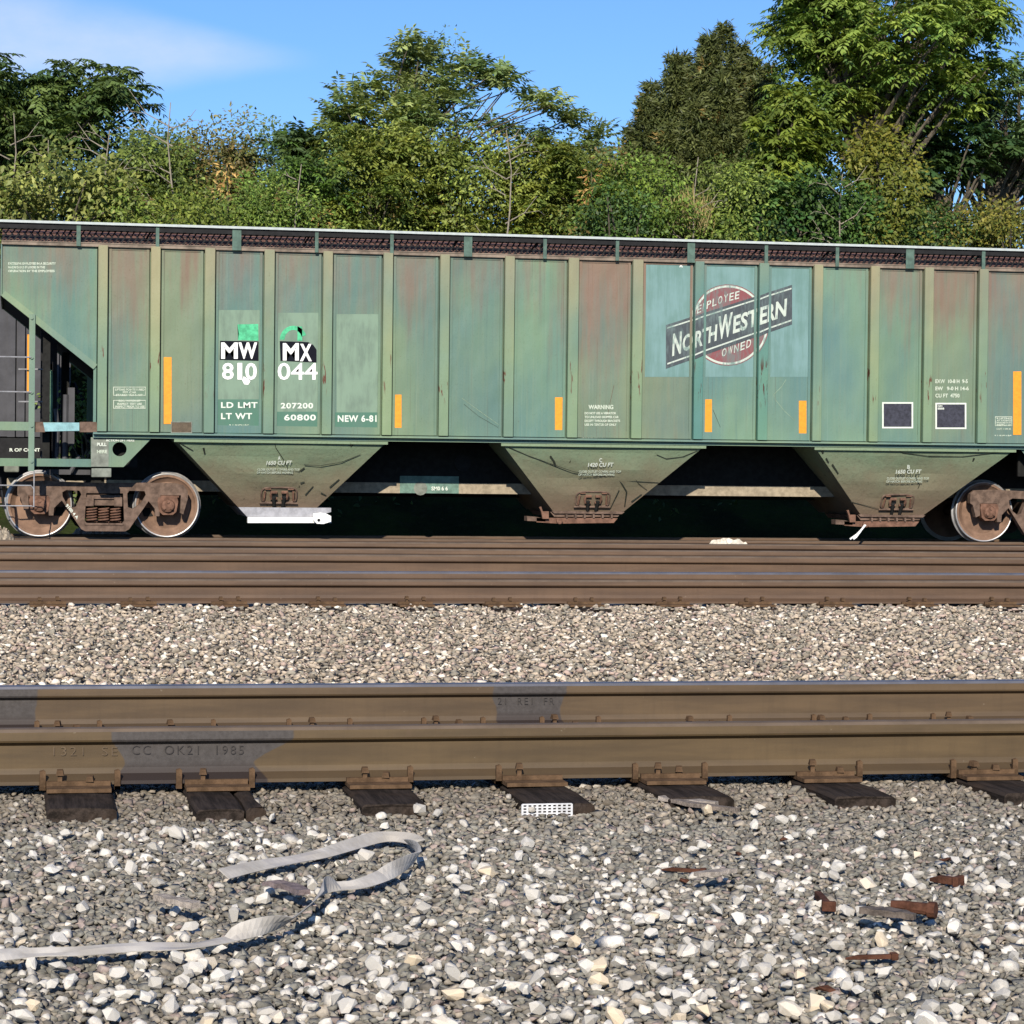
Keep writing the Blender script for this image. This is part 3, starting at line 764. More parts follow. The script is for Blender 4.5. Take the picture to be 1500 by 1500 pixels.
# running boards, their posts and added black bars for the grating's shadow
ZB = C(850, 349)[1]
f = MB(); f.box(XL-.15, XR+.15, -.085, -.02, ZB-.012, ZB+.022)
f.build('running_board_edge', M_alu, wag)
f = MB(); f.box(XL-.15, XR+.15, -.05, -.022, ZB-.085, ZB-.0125); f.box(XL-.15, XR+.15, .52, .55, ZB-.05, ZB)
k = XL-.1
while k < XR+.1:
    f.box(k, k+.012, -.0215, .52, ZB-.03, ZB-.004); k += .09
f.build('running_board', M_black, wag)
lat = MB(); k = XL-.1; z0, z1 = ZT+.03, ZB-.07
while k < XR+.1:
    lat.add([(k,.02,z0),(k+.024,.02,z0),(k+.132,.10,z1),(k+.11,.10,z1),(k,.03,z0),(k+.022,.03,z0),(k+.132,.11,z1),(k+.11,.11,z1)],
            [(0,1,2,3),(7,6,5,4),(0,4,5,1),(1,5,6,2),(2,6,7,3),(3,7,4,0)]); k += .085
for q in np.linspace(.1, .9, 4):
    y = .02+.08*q; z = z0+(z1-z0)*q; lat.box(XL-.1, XR+.1, y-.004, y+.003, z-.004, z+.004)
lat.box(XL-.1, XR+.1, .098, .112, z1, z1+.02)
tag(lat.build('grating_shadow_bars', M_black, wag), kind='stuff')  # black bars shaped to stand for the walkway's shadow on the roof
posts = [(112,118),(228,233),(340,353),(461,466),(571,576),(679,691),(795,800),(901,906),(1006,1017),(1119,1124),(1223,1228),(1326,1338),(1437,1442)]
for a, b in posts:
    f = MB(); x0, x1 = CX(a, 0, 345), CX(b, 0, 345); f.box(x0, x1, -.052, -.038, ZT-.03, ZB-.0125)
    f.box((x0+x1)/2-.012, (x0+x1)/2+.012, -.038, .3, ZB-.11, ZB-.086)
    br = f.build('board_post', M_post, wag)
    if b-a < 9 or True:
        g_ = MB(); xx = x0-.04; g_.tube([(xx, .0, ZB-.03), (xx-.09, .25, ZT+.09)], .014, 5); g_.build('strut', M_black, wag)
# ---- bays
BAYS = [((255, 568), 645, (349, 464), 743), ((734, 1034), 652, (811, 912), 750), ((1193, 1488), 656, (1261, 1352), 754.5)]
INS = 0.62
bay_planes = []
bayobs = []
for (tx0, tx1), ty, (bx0, bx1), by in BAYS:
    x0, x1 = CX(tx0, .06, ty), CX(tx1, .06, ty); zt = ZSB+.004
    u0, zb = C(bx0, by, INS); u1 = CX(bx1, INS, by)
    f = MB()
    T4 = [(x0,.06,zt),(x1,.06,zt),(x1,3.19,zt),(x0,3.19,zt)]; B4 = [(u0,INS,zb),(u1,INS,zb),(u1,3.25-INS,zb),(u0,3.25-INS,zb)]
    # the side sheet gets a grid so that its dents show
    n1, n2 = 14, 8; vs = []
    for j in range(n2+1):
        for i in range(n1+1):
            a, b = i/n1, j/n2
            L = Vector(T4[0]).lerp(Vector(B4[0]), b); Rr = Vector(T4[1]).lerp(Vector(B4[1]), b)
            p = L.lerp(Rr, a); w_ = math.sin(math.pi*a)*math.sin(math.pi*b)
            p.y += w_*(.025*math.sin(7*a+3*b+x0)+.02*math.sin(11*b-4*a+2*x0)); vs.append(p)
    f.add(vs, [(j*(n1+1)+i, j*(n1+1)+i+1, (j+1)*(n1+1)+i+1, (j+1)*(n1+1)+i) for j in range(n2) for i in range(n1)])
    f.add(T4+B4, [(3,7,6,2),(0,4,7,3),(1,2,6,5)])
    f.box(x0, x1, .045, .062, zt-.05, zt)
    o = f.build('hopper_bay', M_hop, wag); bayobs.append(o)
    n_ = Vector((0, -(zt-zb), -(INS-.06))).normalized()
    bay_planes.append((Vector((0,.06,zt)), n_, u0, u1, zb))
def onbay(k, px, py, off=0.0):
    p0, n_, *_ = bay_planes[k]
    o = Vector((-XC, -YS, EYE-ZC)); d = ray(px, py)
    q = p0 + n_*off
    t = (q-o).dot(n_)/d.dot(n_)
    return o + d*t
# outlets
def poly_out(name, pts_px, dy0, dy1, m, parent=wag, bevel=0.0):
    f = MB(); f.prism([C(a, b, dy0) for a, b in pts_px], dy0, dy1); return f.build(name, m, parent, bevel=bevel)
og = poly_out('outlet_gate', [(349,743),(485,744),(485,750),(462,757),(362,757)], INS-.08, INS+1.6, M_whitegrey)
poly_out('gate_rail', [(363,757.5),(485,757.5),(485,766),(363,766)], INS-.14, INS-.02, M_white, og)
poly_out('gate_lug', [(459,752),(470,751),(477,752),(485,756),(485,764),(474,767.5),(464,767),(459,762)], INS-.20, INS-.141, M_white, og)
p = C(467, 762, INS-.2); f = MB(); f.lathe([(.0,-.004),(.022,-.004),(.022,.02)], (p[0], INS-.2, p[1]), 12); f.build('capstan_hole', M_black, og)
for ox, oy, k in ((0, 0, 1), (447, 5, 2)):
    # x positions measured on the middle bay, shifted for the right hand one
    q = lambda pts: [(a+ox+(0 if ox == 0 else 5-(a-772)*.08), b+oy) for a, b in pts]
    og = poly_out('outlet_gate', q([(806,750),(913,749),(905,757),(812,757)]), INS-.03, INS+1.5, M_rust)
    poly_out('gate_rail', q([(786,758.5),(905,759),(899,766),(817,767),(786,765)]), INS-.10, INS-.02, M_rust2, og)
    poly_out('gate_lip', q([(808,748.5),(915,750),(911,753),(812,752)]), INS-.07, INS-.031, M_rust, og)
    poly_out('gate_handle', q([(790,743),(793,742),(795,749),(804,749),(804,760),(795,760),(793,750)]), INS-.16, INS-.11, M_rust2, og)
    poly_out('gate_tongue', q([(772,756),(786,757),(799,760),(799,764),(772,763)]), INS-.10, INS+.1, M_rust, og)
    pc = C(*q([(819,763)])[0], INS-.1); f = MB(); f.lathe([(0,-.05),(.025,-.05),(.045,-.045),(.045,0)], (pc[0], INS-.1, pc[1]), 12); f.build('capstan', M_rust2, og)
    for j in range(6):
        poly_out('gate_pin', q([(829+j*13.2,753.5),(831.5+j*13.2,753.5),(831.5+j*13.2,759),(829+j*13.2,759)]), INS-.12, INS-.02, M_rust, og)
# vibrator brackets near the foot of each bay
for k, (cx, cy) in enumerate(((408.5, 724.5), (868, 730.5), (1314, 734.5))):
    c0_ = onbay(k, cx, cy); n_ = bay_planes[k][1]; ux = Vector((1,0,0)); uz = ux.cross(n_)*-1
    if uz.z < 0: uz = -uz
    f = MB()
    ring = []
    for t in range(24):
        a = 2*math.pi*t/24; ca, sa = math.cos(a), math.sin(a)
        sx_ = math.copysign(abs(ca)**.45, ca)*.25; sz_ = math.copysign(abs(sa)**.45, sa)*.125
        ring.append(c0_ + ux*sx_ + uz*sz_ + n_*.012)
    f.tube(ring+[ring[0]], .013, 6)
    br = f.build('vibrator_bracket', M_rust, wag)
    for s in (-1, 1):
        f = MB()
        pts = [c0_ + ux*(s*a) + uz*b + n_*.03 for a, b in ((.03,.055),(.11,.055),(.12,.01),(.11,-.05),(.03,-.05))]
        f.tube(pts, .022, 6); f.tube([c0_+ux*s*.2+uz*.06+n_*.02, c0_+ux*s*.21-uz*.09+n_*.02], .016, 6)
        f.tube([c0_+ux*s*.2+uz*.1+n_*.02, c0_+ux*s*.12+uz*.1+n_*.02], .012, 6)
        f.build('bracket_jaw', M_rust2, br)
        f = MB(); f.tube([c0_+ux*s*.075-uz*.02+n_*.04, c0_+ux*s*.06-uz*.2+n_*.04], .034, 6, .022); f.build('bracket_leg', M_dark, br)
    f = MB(); f.tube([c0_-ux*.27-uz*.125+n_*.03, c0_+ux*.27-uz*.125+n_*.03], .012, 5); f.build('bracket_bar', M_rust, br)
# creases, scratches and bent seams on the bay sheets and panels
M_scr = plain('dark_crease', (0.02, 0.024, 0.016), .8)
def scratch(pts, wpx, place):
    f = MB(); P_ = [place(a, b) for a, b in pts]
    for (p, q) in zip(P_[:-1], P_[1:]):
        d = (q-p); s = Vector((-d.z, 0, d.x)).normalized()*wpx*.0049
        f.add([p-s, q-s*.7, q+s*.7, p+s], [(0,1,2,3)])
    return f
scr = [(0, [(402,646),(404,656),(412,668),(418,678),(423,690)], 1.2), (0, [(446,681),(470,682),(500,677),(528,666)], 1.1), (0, [(262,648),(274,655),(283,660)], 1.4), (0, [(440,690),(446,685)], 2.6),
       (0, [(298,656),(300,665)], 3), (0, [(513,653),(519,648)], 3.0), (0, [(447,725),(459,712)], 1.6),(0, [(470,722),(478,726)], 2.0),(0, [(483,714),(497,702)], 2.2), (0, [(440,708),(446,706)], 2.5),
       (1, [(745,655),(775,668),(806,679),(840,691),(880,697),(925,705),(965,707)], 1.2), (1, [(806,668),(811,675),(814,682)], 3), (1, [(915,676),(925,694),(935,708),(948,718)], .8),
       (1, [(908,704),(918,720),(915,742)], 2.2), (1, [(907,718),(894,745)], 1.6), (1, [(962,666),(976,672),(1000,669),(1022,660)], 1.0), (1, [(842,651),(845,654)], 2.0), (1, [(925,735),(940,724)], 2.0),
       (2, [(1308,655),(1322,663),(1360,668),(1410,669),(1470,662)], 1.1), (2, [(1204,660),(1206,664)], 3), (2, [(1219,680),(1228,694)], 3), (2, [(1341,697),(1347,710),(1342,722)], 1.3), (2, [(1427,671),(1425,676)], 3), (2, [(1210,671),(1214,678)], 2.6), (2,[(1246,735),(1290,746)],.9)]
for k, pts, w_ in scr:
    scratch(pts, w_, lambda a, b, k=k: onbay(k, a, b, .012 + .05*0)).build('crease', M_scr, bayobs[k])
# ---- centre beam between the bays, draft gear box, platforms
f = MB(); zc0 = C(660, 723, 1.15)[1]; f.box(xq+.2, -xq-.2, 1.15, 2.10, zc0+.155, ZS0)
f.build('centre_beam_shade', M_dark, wag)  # upper beam painted near-black as the sill's shade, carried up to the sill
f = MB(); f.box(xq+.2, -xq-.2, 1.147, 2.10, zc0, zc0+.152); f.build('beam_lit_strip', M_sill, wag)  # same beam below the painted shade, sized to the sunlit stripe
f = MB(); a = C(586, 697, 1.14); b = C(672, 723, 1.14); f.box(a[0], b[0], 1.1425, 1.1505, zc0+.002, a[1])
f.build('repaint_patch', M_teal, wag)
f = MB(); c_ = C(665, 678, 1.9); f.lathe([(0,0),(.12,0),(.12,.2)], (c_[0], 1.12, c_[1]), 16); f.build('air_reservoir_end', M_black, wag)
# dark air pipe and brake rigging under the wagon
f = MB()
f.tube([(XL+1.2, 2.3, .62), (XR-1.2, 2.3, .62)], .03, 6); f.box(-5.2, 5.2, 2.5, 2.6, .95, 1.12)
f.box(xq, -xq, 3.14, 3.22, ZSB, ZS0)
f.build('brake_rigging', M_dark, wag)
# bolster plates with the jacking hole
for sgn in (1, -1):
    def hole_plate(outer, hc, hr, y0, y1):
        bm = bmesh.new()
        def loop(pts): 
            vs = [bm.verts.new((x, y0, z)) for x, z in pts]; return [bm.edges.new((vs[i], vs[(i+1)%len(vs)])) for i in range(len(vs))]
        es = loop(outer)
        for c_, r_ in (hc if isinstance(hc, list) else [(hc, hr)]):
            es += loop([(c_[0]+r_*math.cos(t), c_[1]+r_*math.sin(t)) for t in np.linspace(0, 2*math.pi, 20, endpoint=False)])
        bmesh.ops.triangle_fill(bm, use_beauty=True, edges=es)
        r = bmesh.ops.extrude_face_region(bm, geom=list(bm.faces))
        for v in [e for e in r['geom'] if isinstance(e, bmesh.types.BMVert)]: v.co.y = y1
        bmesh.ops.recalc_face_normals(bm, faces=bm.faces)
        me = bpy.data.meshes.new('bolster_plate'); bm.to_mesh(me); bm.free(); me.materials.append(M_trim)
        o = bpy.data.objects.new('bolster_plate', me); col.objects.link(o); o.parent = wag; return toned(o, (1.05,1.05,1.0))
    P6 = [C(133,640.5,.1), C(222,642,.1), C(181,684,.1), C(133,684,.1)]
    o = hole_plate([(sgn*x, z) for x, z in P6], (sgn*C(175,658,.1)[0], C(175,658,.1)[1]), .098, .085, .10)
    f = MB(); Q = [C(133.5,641,.08), C(159,641,.08), C(159,683.5,.08), C(133.5,683.5,.08)]
    f.prism([(sgn*x, z) for x, z in Q], .078, .084) if sgn == 1 else None
    if sgn == 1: f.build('weathered_plate', M_plateg, wag)
    f = MB(); c_ = C(175,658,.3); f.box(sgn*c_[0]-.35, sgn*c_[0]+.25, .35, .40, P6[2][1], P6[0][1]+.03); f.build('bolster_web', M_dark, wag)
    f = MB(); Q = [C(134,686,.1), C(163,686,.1), C(163,699,.1), C(134,699,.1)]
    f.prism([(sgn*x, z) for x, z in Q], .06, .34); f.build('jacking_pad', M_plateg, wag, bevel=.01)
    # end platform
    f = MB(); a = C(-40,617,.05); b = C(138,632,.05); f.box(min(sgn*(XL-.6), sgn*b[0]), max(sgn*(XL-.6), sgn*b[0]), .03, .17, b[1], a[1]); toned(f.build('end_sill', M_trim, wag), (1.1,1.1,1.1))
    f = MB(); a = C(0,671,.05); b = C(133,684,.05); f.box(min(sgn*(XL-.6), sgn*b[0]), max(sgn*(XL-.6), sgn*b[0]), .10, .22, b[1], a[1]); toned(f.build('lower_sill', M_trim, wag), (.85,.95,.95))
    f = MB(); f.box(min(sgn*(XL-.6), sgn*(xq+.5)), max(sgn*(XL-.6), sgn*(xq+.5)), 1.3, 1.95, .72, 1.06); f.build('draft_sill', M_dark, wag)
    f = MB(); f.box(sgn*(XL-.25)-.05, sgn*(XL-.25)+.05, .2, 3.0, .95, 1.6); f.build('end_beam', M_dark, wag)
    for yy in (.28, 1.2, 2.0, 2.95):
        f = MB(); xx = sgn*(XL+.62 if yy in (.28,2.95) else XL+.9); ztop = zl + (zr_-zl)*(abs(abs(xx)-abs(XL)))/abs(xq-XL)
        f.box(xx-.05, xx+.05, yy, yy+.08, 1.05, ztop); f.build('end_post', M_dark, wag)
    f = MB(); f.box(sgn*(xq+.02)-.03, sgn*(xq+.02)+.03, .25, 2.9, 1.05, zr_-.02) if sgn == -1 else f.box(xq-.62, xq-.55, .9, 1.5, 1.05, zr_+.1)
    f.build('bulkhead', M_dark, wag)
f = MB(); Q = [C(62,619,.02), C(116,619,.02), C(116,631,.02), C(62,632,.02)]; f.prism(Q, .022, .028); f.build('blue_patch', M_blue, wag)
f = MB(); Q = [C(50,618,.02), C(63,618,.02), C(66,633,.02), C(50,633,.02)]; f.prism(Q, .020, .027); Q = [C(116.5,618,.02), C(141,618,.02), C(146,633,.02), C(116.5,633,.02)]; f.prism(Q, .021, .027); f.build('rust_patch', M_rust, wag)
# ---- ladder and steps at the left end
yl = -.03
lad = MB(); a = C(43,460,yl); b = C(50,690,yl); lad.box(a[0], b[0], yl, yl+.05, b[1], a[1]); 
for py in (466, 524, 575, 624, 676):
    p = C(46.5, py, yl); lad.lathe([(0,-.02),(.02,-.02),(.02,0)], (p[0], yl, p[1]), 10)
lad = toned(lad.build('ladder', M_trim, wag), (1.1,1.1,1.15))
for py in (523, 574):
    f = MB(); z = C(20, py, yl)[1]; f.tube([(XL-.5, yl-.02, z), (C(46, py, yl)[0], yl-.02, z)], .011, 6); f.build('rung', M_galv, lad)
for py in (541, 588.5):
    f = MB(); p, q = C(27, py, .5), C(66, py, .5); f.tube([(p[0], .5, p[1]), (q[0], .5, q[1])], .012, 6); f.build('rung', M_galv, lad)
f = MB(); p = C(50, 690, yl); zz = C(50, 748, yl)[1]; z2, z3 = C(20,711,yl)[1], C(20,741,yl)[1]
f.tube([(p[0], yl+.01, p[1]), (p[0], yl+.01, zz+.05), (p[0]-.03, yl+.01, z3), (XL-.4, yl+.01, z3)], .009, 6)
f.tube([(XL-.4, yl+.01, z2), (p[0]-.04, yl+.01, z2), (p[0], yl+.01, z2-.05)], .009, 6)
f.build('stirrup', M_galv, wag)
f = MB(); f.tube([(C(0,735,.1)[0]-.3, .1, C(0,735,.1)[1]+.35), (C(0,700,.1)[0], .1, C(0,700,.1)[1]), (C(6,745,.1)[0], .1, C(6,745,.1)[1])], .02, 6); f.build('air_hose', M_black, wag)
for (x0,y0,x1,y1), dy in (((6,677,28,692),.7),((96,704,123,712),.9),((10,700,30,716),1.0)):
    f = MB(); a, b = C(x0,y0,dy), C(x1,y1,dy); f.box(a[0], b[0], dy, dy+.3, b[1], a[1]); f.build('brake_fitting', M_sill if dy != .7 else M_plateg, wag, bevel=.02)
f = MB(); a, b = C(40,490,.3), C(44,575,.3); f.box(a[0], b[0], .27, .28, b[1], a[1]); f.build('reflector', M_orange, wag)
f = MB(); f.tube([(C(74.5,618,.8)[0], .8, C(74,618,.8)[1]), (C(74.5,545,.8)[0], .8, C(74,545,.8)[1]), (C(72,540,.8)[0], 1.0, C(72,540,.8)[1])], .028, 8); f.build('brake_standpipe', M_lgreen, wag)
f = MB(); f.box(CX(60,.9), CX(84,.9), .9, 1.2, 1.05, 2.9); f.build('end_bulkhead', M_black, wag)
f = MB(); f.tube([(CX(84,.7), .7, 1.06), (CX(86,.7), .7, 1.5), (CX(82,.7), .7, 1.8)], .03, 6); f.tube([(CX(96,.7), .7, 1.06), (CX(97,.7), .7, 2.0)], .04, 6); f.box(CX(100,.7), CX(110,.7), .7, .9, 1.3, 2.1); f.build('brake_gear', M_dgrey, wag)
f = MB(); f.tube([(CX(105,.7), .7, .92), (CX(118,.7), .7, 1.15)], .03, 6); f.box(CX(70,.8), CX(134,.8), .8, .9, .88, .95); f.tube([(CX(58,.7), .7, 1.0), (CX(66,.7), .7, 1.25),(CX(70,.7), .7, 1.0)], .02, 6); f.build('brake_lever', M_dgrey, wag)

# ---- bogies
XB = CX(153, .4, 741)
RW = .457
def bogie(xc):
    e = bpy.data.objects.new('bogie', None); col.objects.link(e); e.parent = wag; e.location = (xc, 0, 0)
    return e
def sideframe_mesh():
    s = 1/104.0
    def P_(a, b): return ((a-151.5)*s, (787-b)*s)
    half = [(90,705.5),(64,704.5),(33,706),(28,710),(28,722),(33,727),(40,727),(40,752),(46,752),(46,744),(62,740),(68,740),(68,754.5),(77,754.5),(77,745),(80,740)]
    R_ = [(213,706),(256,706.5),(266.6,709),(273,717.6),(273,729),(266.6,752),(262,750),(263,724),(233,724),(232,755),(225.5,755),(225,744),(216,733),(188,774.5),(182,777.5),
          (125,777.5),(119,774.5),(91,733)]
    L_ = [(80,744),(79,755),(72.5,755),(71.5,726),(43,726),(44,745),(37,748),(32,729),(27.5,726),(27.5,711),(33,706)]
    outer = [P_(*q) for q in [(64,704.5),(90,705.5),(137,707),(168,707)] + R_ + L_]
    holes = [[(91.7,721),(97,718),(116,718.5),(119,724),(111,742),(105,743.5),(98,738),(92,727)],
             [(185,722),(188,718),(210,718.5),(212,724),(205,736),(193,744.5),(186,742)],
             [(126,722),(179,722),(181,762),(177,767),(128,767),(124,762)]]
    bm = bmesh.new(); es = []
    for L in [outer] + [[P_(*q) for q in h] for h in holes]:
        vs = [bm.verts.new((x, 0, z)) for x, z in L]; es += [bm.edges.new((vs[i], vs[(i+1)%len(vs)])) for i in range(len(vs))]
    bmesh.ops.triangle_fill(bm, use_beauty=True, edges=es)
    r = bmesh.ops.extrude_face_region(bm, geom=list(bm.faces))
    for v in [q for q in r['geom'] if isinstance(q, bmesh.types.BMVert)]: v.co.y = .12
    bmesh.ops.recalc_face_normals(bm, faces=bm.faces)
    me = bpy.data.meshes.new('side_frame'); bm.to_mesh(me); bm.free(); me.materials.append(M_rust); return me
SFM = sideframe_mesh()
def wheel_mesh():
    f = MB()
    # near wheel: outer face towards -y
    f.m = 1; f.lathe([(RW-.024,.004),(RW-.012,0),(RW-.004,.004),(RW,.012),(RW-.002,.03),(RW+.004,.09),(RW+.027,.105),(RW+.027,.128),(RW-.03,.135)], (0,0,0), 56)
    f.m = 0; f.lathe([(RW-.024,.0041),(RW-.03,.0045),(RW-.055,.006),(RW-.068,.035),(.33,.075),(.2,.05),(.13,.01),(.085,.0),(.085,-.06),(0,-.06)], (0,0,0), 56)
    f.lathe([(RW-.03,.135),(.3,.12),(.1,.14)], (0,0,0), 40)
    o = f.build('wheel', [M_wheel, M_rim], None, smooth=True); me = o.data; bpy.data.objects.remove(o); return me
WM = wheel_mesh()
ymid = YC + .7525 - YS
ywheel = YC - YS - .055              # outer face of the near wheels
ysf = ywheel - .20
spm = MB()
for j in range(1):
    pts = [(math.cos(t)*.068, math.sin(t)*.068, .02 + t/(2*math.pi*5)*.19) for t in np.linspace(0, 2*math.pi*5, 70)]
    spm.tube(pts, .0125, 6)
so_ = spm.build('spring', M_rust2, None, smooth=True); SPM = so_.data; bpy.data.objects.remove(so_)
adm = MB(); adm.prism([(-.13,.12),(.13,.12),(.145,.06),(.12,-.08),(.07,-.125),(-.07,-.125),(-.12,-.08),(-.145,.06)], -.03, .10)
adm.lathe([(0,-.085),(.05,-.085),(.085,-.07),(.105,-.03),(.105,.1)], (0,0,0), 20)
for t in range(3):
    a = math.radians(90+120*t); adm.lathe([(0,-.10),(.022,-.10),(.022,-.06)], (.058*math.cos(a), 0, .058*math.sin(a)), 8)
adm.box(-.155,.155,-.01,.12,.12,.15)
so_ = adm.build('axle_bearing', M_rust2, None, bevel=.006); ADM = so_.data; bpy.data.objects.remove(so_)
lift = 0
for xc, show in ((XB, True), (-XB, True)):
    e = bogie(xc)
    WB = .889
    for xw in (-WB, WB):
        for side in (0, 1):
            o = child('wheel', WM, e, (xw, ywheel if side == 0 else 2*ymid-ywheel, RW), math.pi*side); o.rotation_euler = (0, random.uniform(0, 6), math.pi*side)
        child('axle_bearing', ADM, e, (xw, ysf+.02, RW-.005)); child('axle_bearing', ADM, e, (xw, 2*ymid-ysf-.02, RW-.005), math.pi)
        f = MB(); f.tube([(xw, ywheel, RW), (xw, 2*ymid-ywheel, RW)], .085, 14); f.build('axle', M_rust, e, smooth=True)
    child('side_frame', SFM, e, (0, ysf, 0)); child('side_frame', SFM, e, (0, 2*ymid-ysf, 0), math.pi)
    for side in (0, 1):
        for xw in (-.165, 0, .165):
            child('spring', SPM, e, (xw, (ysf+.075) if side == 0 else 2*ymid-ysf-.075, .205))
    f = MB(); f.box(-.24,.24, ysf+.03, 2*ymid-ysf-.03, .45, .60); f.box(-.255,-.14, ysf-.02, ysf+.1, .44, .57); f.box(.14,.255, ysf-.02, ysf+.1, .44, .57); f.box(-.2,.2, ysf-.0,ysf+.05,.54,.58)
    f.build('bolster', M_rust, e, bevel=.008)
    f = MB(); f.box(-.27,.27, ysf-.012, ysf+.15, .175, .205); f.build('spring_seat', M_rust, e, bevel=.006)
    f = MB(); f.box(-.70,-.45,ymid-.75,ymid+.75,.3,.42); f.box(.45,.70,ymid-.75,ymid+.75,.3,.42); f.build('brake_beam', M_dark, e)

# ---- writing and marks
EDGES = sorted([q for r in RIBS for q in (r[0]-.0125, r[1]+.0125)])
def yface(x):
    for a, b in RIBS:
        if a-.0125 <= x <= b+.0125: return YR
    return YP
def drape(bm, off, panels_only=False):
    "cuts a flat marking at the ribs and lays it on panels and rib faces"
    xs_ = [v.co.x for v in bm.verts]
    if not xs_: return MB()
    for e in EDGES:
        if min(xs_) < e < max(xs_):
            bmesh.ops.bisect_plane(bm, geom=bm.verts[:]+bm.edges[:]+bm.faces[:], plane_co=(e,0,0), plane_no=(1,0,0))
    f = MB()
    for fc in bm.faces:
        c_ = fc.calc_center_median().x; y = yface(c_)
        if panels_only and y == YR: continue
        vs = []
        for v in fc.verts:
            x = v.co.x
            if y == YR:
                for a, b in RIBS:
                    if a-.02 <= c_ <= b+.02: x = min(max(x, a+.004), b-.004)
            vs.append((x, y-off, v.co.z))
        f.add(vs, [tuple(range(len(vs)))])
    return f
def paint(name, polys, m, off=.003, parent=wag, panels_only=False):
    "flat paint: polygons in photograph positions on the wagon side"
    f = MB()
    for poly in polys:
        bm = bmesh.new(); vs = []
        for a, b in poly:
            x, z = C(a, b); vs.append(bm.verts.new((x, 0, z)))
        bm.faces.new(vs)
        if len(vs) > 4: bmesh.ops.triangulate(bm, faces=bm.faces)
        d = drape(bm, off, panels_only); bm.free(); f.add(d.v, d.f)
    return f.build(name, m, parent)
def text_mesh(s, bold=0.0, spacing=1.0):
    cu = bpy.data.curves.new('t', 'FONT'); cu.body = s; cu.offset = bold; cu.space_character = spacing; cu.resolution_u = 3
    o = bpy.data.objects.new('t', cu); col.objects.link(o)
    dg = bpy.context.evaluated_depsgraph_get(); me = bpy.data.meshes.new_from_object(o.evaluated_get(dg))
    bm = bmesh.new(); bm.from_mesh(me); bpy.data.objects.remove(o); bpy.data.curves.remove(cu); bpy.data.meshes.remove(me)
    bmesh.ops.triangulate(bm, faces=bm.faces)
    X = [v.co.x for v in bm.verts]; Z = [v.co.y for v in bm.verts]
    x0, x1, z0, z1 = min(X), max(X), min(Z), max(Z)
    for v in bm.verts: v.co = ((v.co.x-x0)/(x1-x0), 0, (v.co.y-z0)/(z1-z0))
    return bm
def letters(s, quad, m, bold=0.0, spacing=1.0, off=.005, place=None, name='lettering', parent=wag, serif=0):
    "quad = photograph positions of the lower left, lower right, upper left, upper right corners of the writing"
    ll, lr, ul, ur = quad
    bm = text_mesh(s, bold, spacing)
    if place is None:
        pl_ = lambda a, b: Vector((C(a, b)[0], 0, C(a, b)[1]))
    else: pl_ = place
    A, B, Cc, D = (pl_(*q) for q in (ll, lr, ul, ur))
    for v in bm.verts:
        a, b = v.co.x, v.co.z
        v.co = (A*(1-a)+B*a)*(1-b) + (Cc*(1-a)+D*a)*b
    if place is None:
        f = drape(bm, off)
    else:
        f = MB(); bm.verts.index_update(); f.add([v.co.copy() for v in bm.verts], [tuple(v.index for v in q.verts) for q in bm.faces])
    bm.free()
    return f.build(name, m, parent)
def rect(s, x0, y0, x1, y1, m, **k):
    return letters(s, ((x0,y1),(x1,y1),(x0,y0),(x1,y0)), m, **k)
R4 = lambda x0, y0, x1, y1: [(x0,y0),(x1,y0),(x1,y1),(x0,y1)]
# reflectors
for x0, y0, x1, y1 in ((240,523,251.5,621),(577.5,578,588.5,627),(813.5,582,824.5,630),(1032,585,1043.5,633),(1171,587,1182,635),(1485,544,1497,637)):
    paint('reflector', [R4(x0,y0,x1,y1)], M_orange, .007)
# repaint patches
paint('repaint_patch', [R4(941,386,1188,552)], M_bluepatch, .002, panels_only=True)
paint('repaint_patch', [R4(493.5,460,555,604)], M_palepatch, .002)
paint('repaint_patch', [R4(318.5,585,384,635), R4(405,603,467,636), R4(490,604,557,636)], M_freshpatch, .002)
paint('repaint_patch', [R4(405,458,467,603)], M_palepatch, .002)
paint('repaint_patch', [R4(318.5,454,382,585)], M_palepatch, .0018)
# the round herald
ccx, ccy, cr = 1067, 476, 58
circ = lambda r, a0=0, a1=360, n=48: [(ccx+r*.99*math.cos(math.radians(a)), ccy-r*1.03*math.sin(math.radians(a))) for a in np.linspace(a0, a1, n)]
paint('herald_disc', [circ(cr)[:-1]], M_logo_red, .004)
ro, ri = circ(cr-1.5, 0, 360, 73), circ(cr-4.5, 0, 360, 73)
paint('herald_ring', [[ro[i], ro[i+1], ri[i+1], ri[i]] for i in range(72)], M_logo_white, .0055)
paint('herald_banner', [[(976,476),(1161,417),(1161,475),(976,540)]], M_logo_black, .007)
bl = lambda x, t: (476-(x-976)*.319) if t else (540-(x-976)*.351)
def line(t, d0, d1): return [(978, bl(978,t)+d0), (1160, bl(1160,t)+d0), (1160, bl(1160,t)+d1), (978, bl(978,t)+d1)]
paint('herald_line', [line(True, 4, 6.2), line(False, -7.5, -5.2)], M_logo_white, .009)
def baseline(x): return 525-(x-976)*.335
def word(s, x0, x1, h, dy, m, bold=.02, off=.010, sp=1.0):
    b0, b1 = baseline(x0)+dy, baseline(x1)+dy
    return letters(s, ((x0,b0),(x1,b1),(x0+1.5,b0-h),(x1+1.5,b1-h)), m, bold=bold, off=off, spacing=sp)
word('N', 985, 998, 33, 0, M_logo_white, .035); word('ORTH', 999.5, 1050, 25, -1, M_logo_white, .03)
word('W', 1051.5, 1072.5, 35, -1, M_logo_white, .035); word('ESTERN', 1074, 1152, 26.5, -3, M_logo_white, .03)
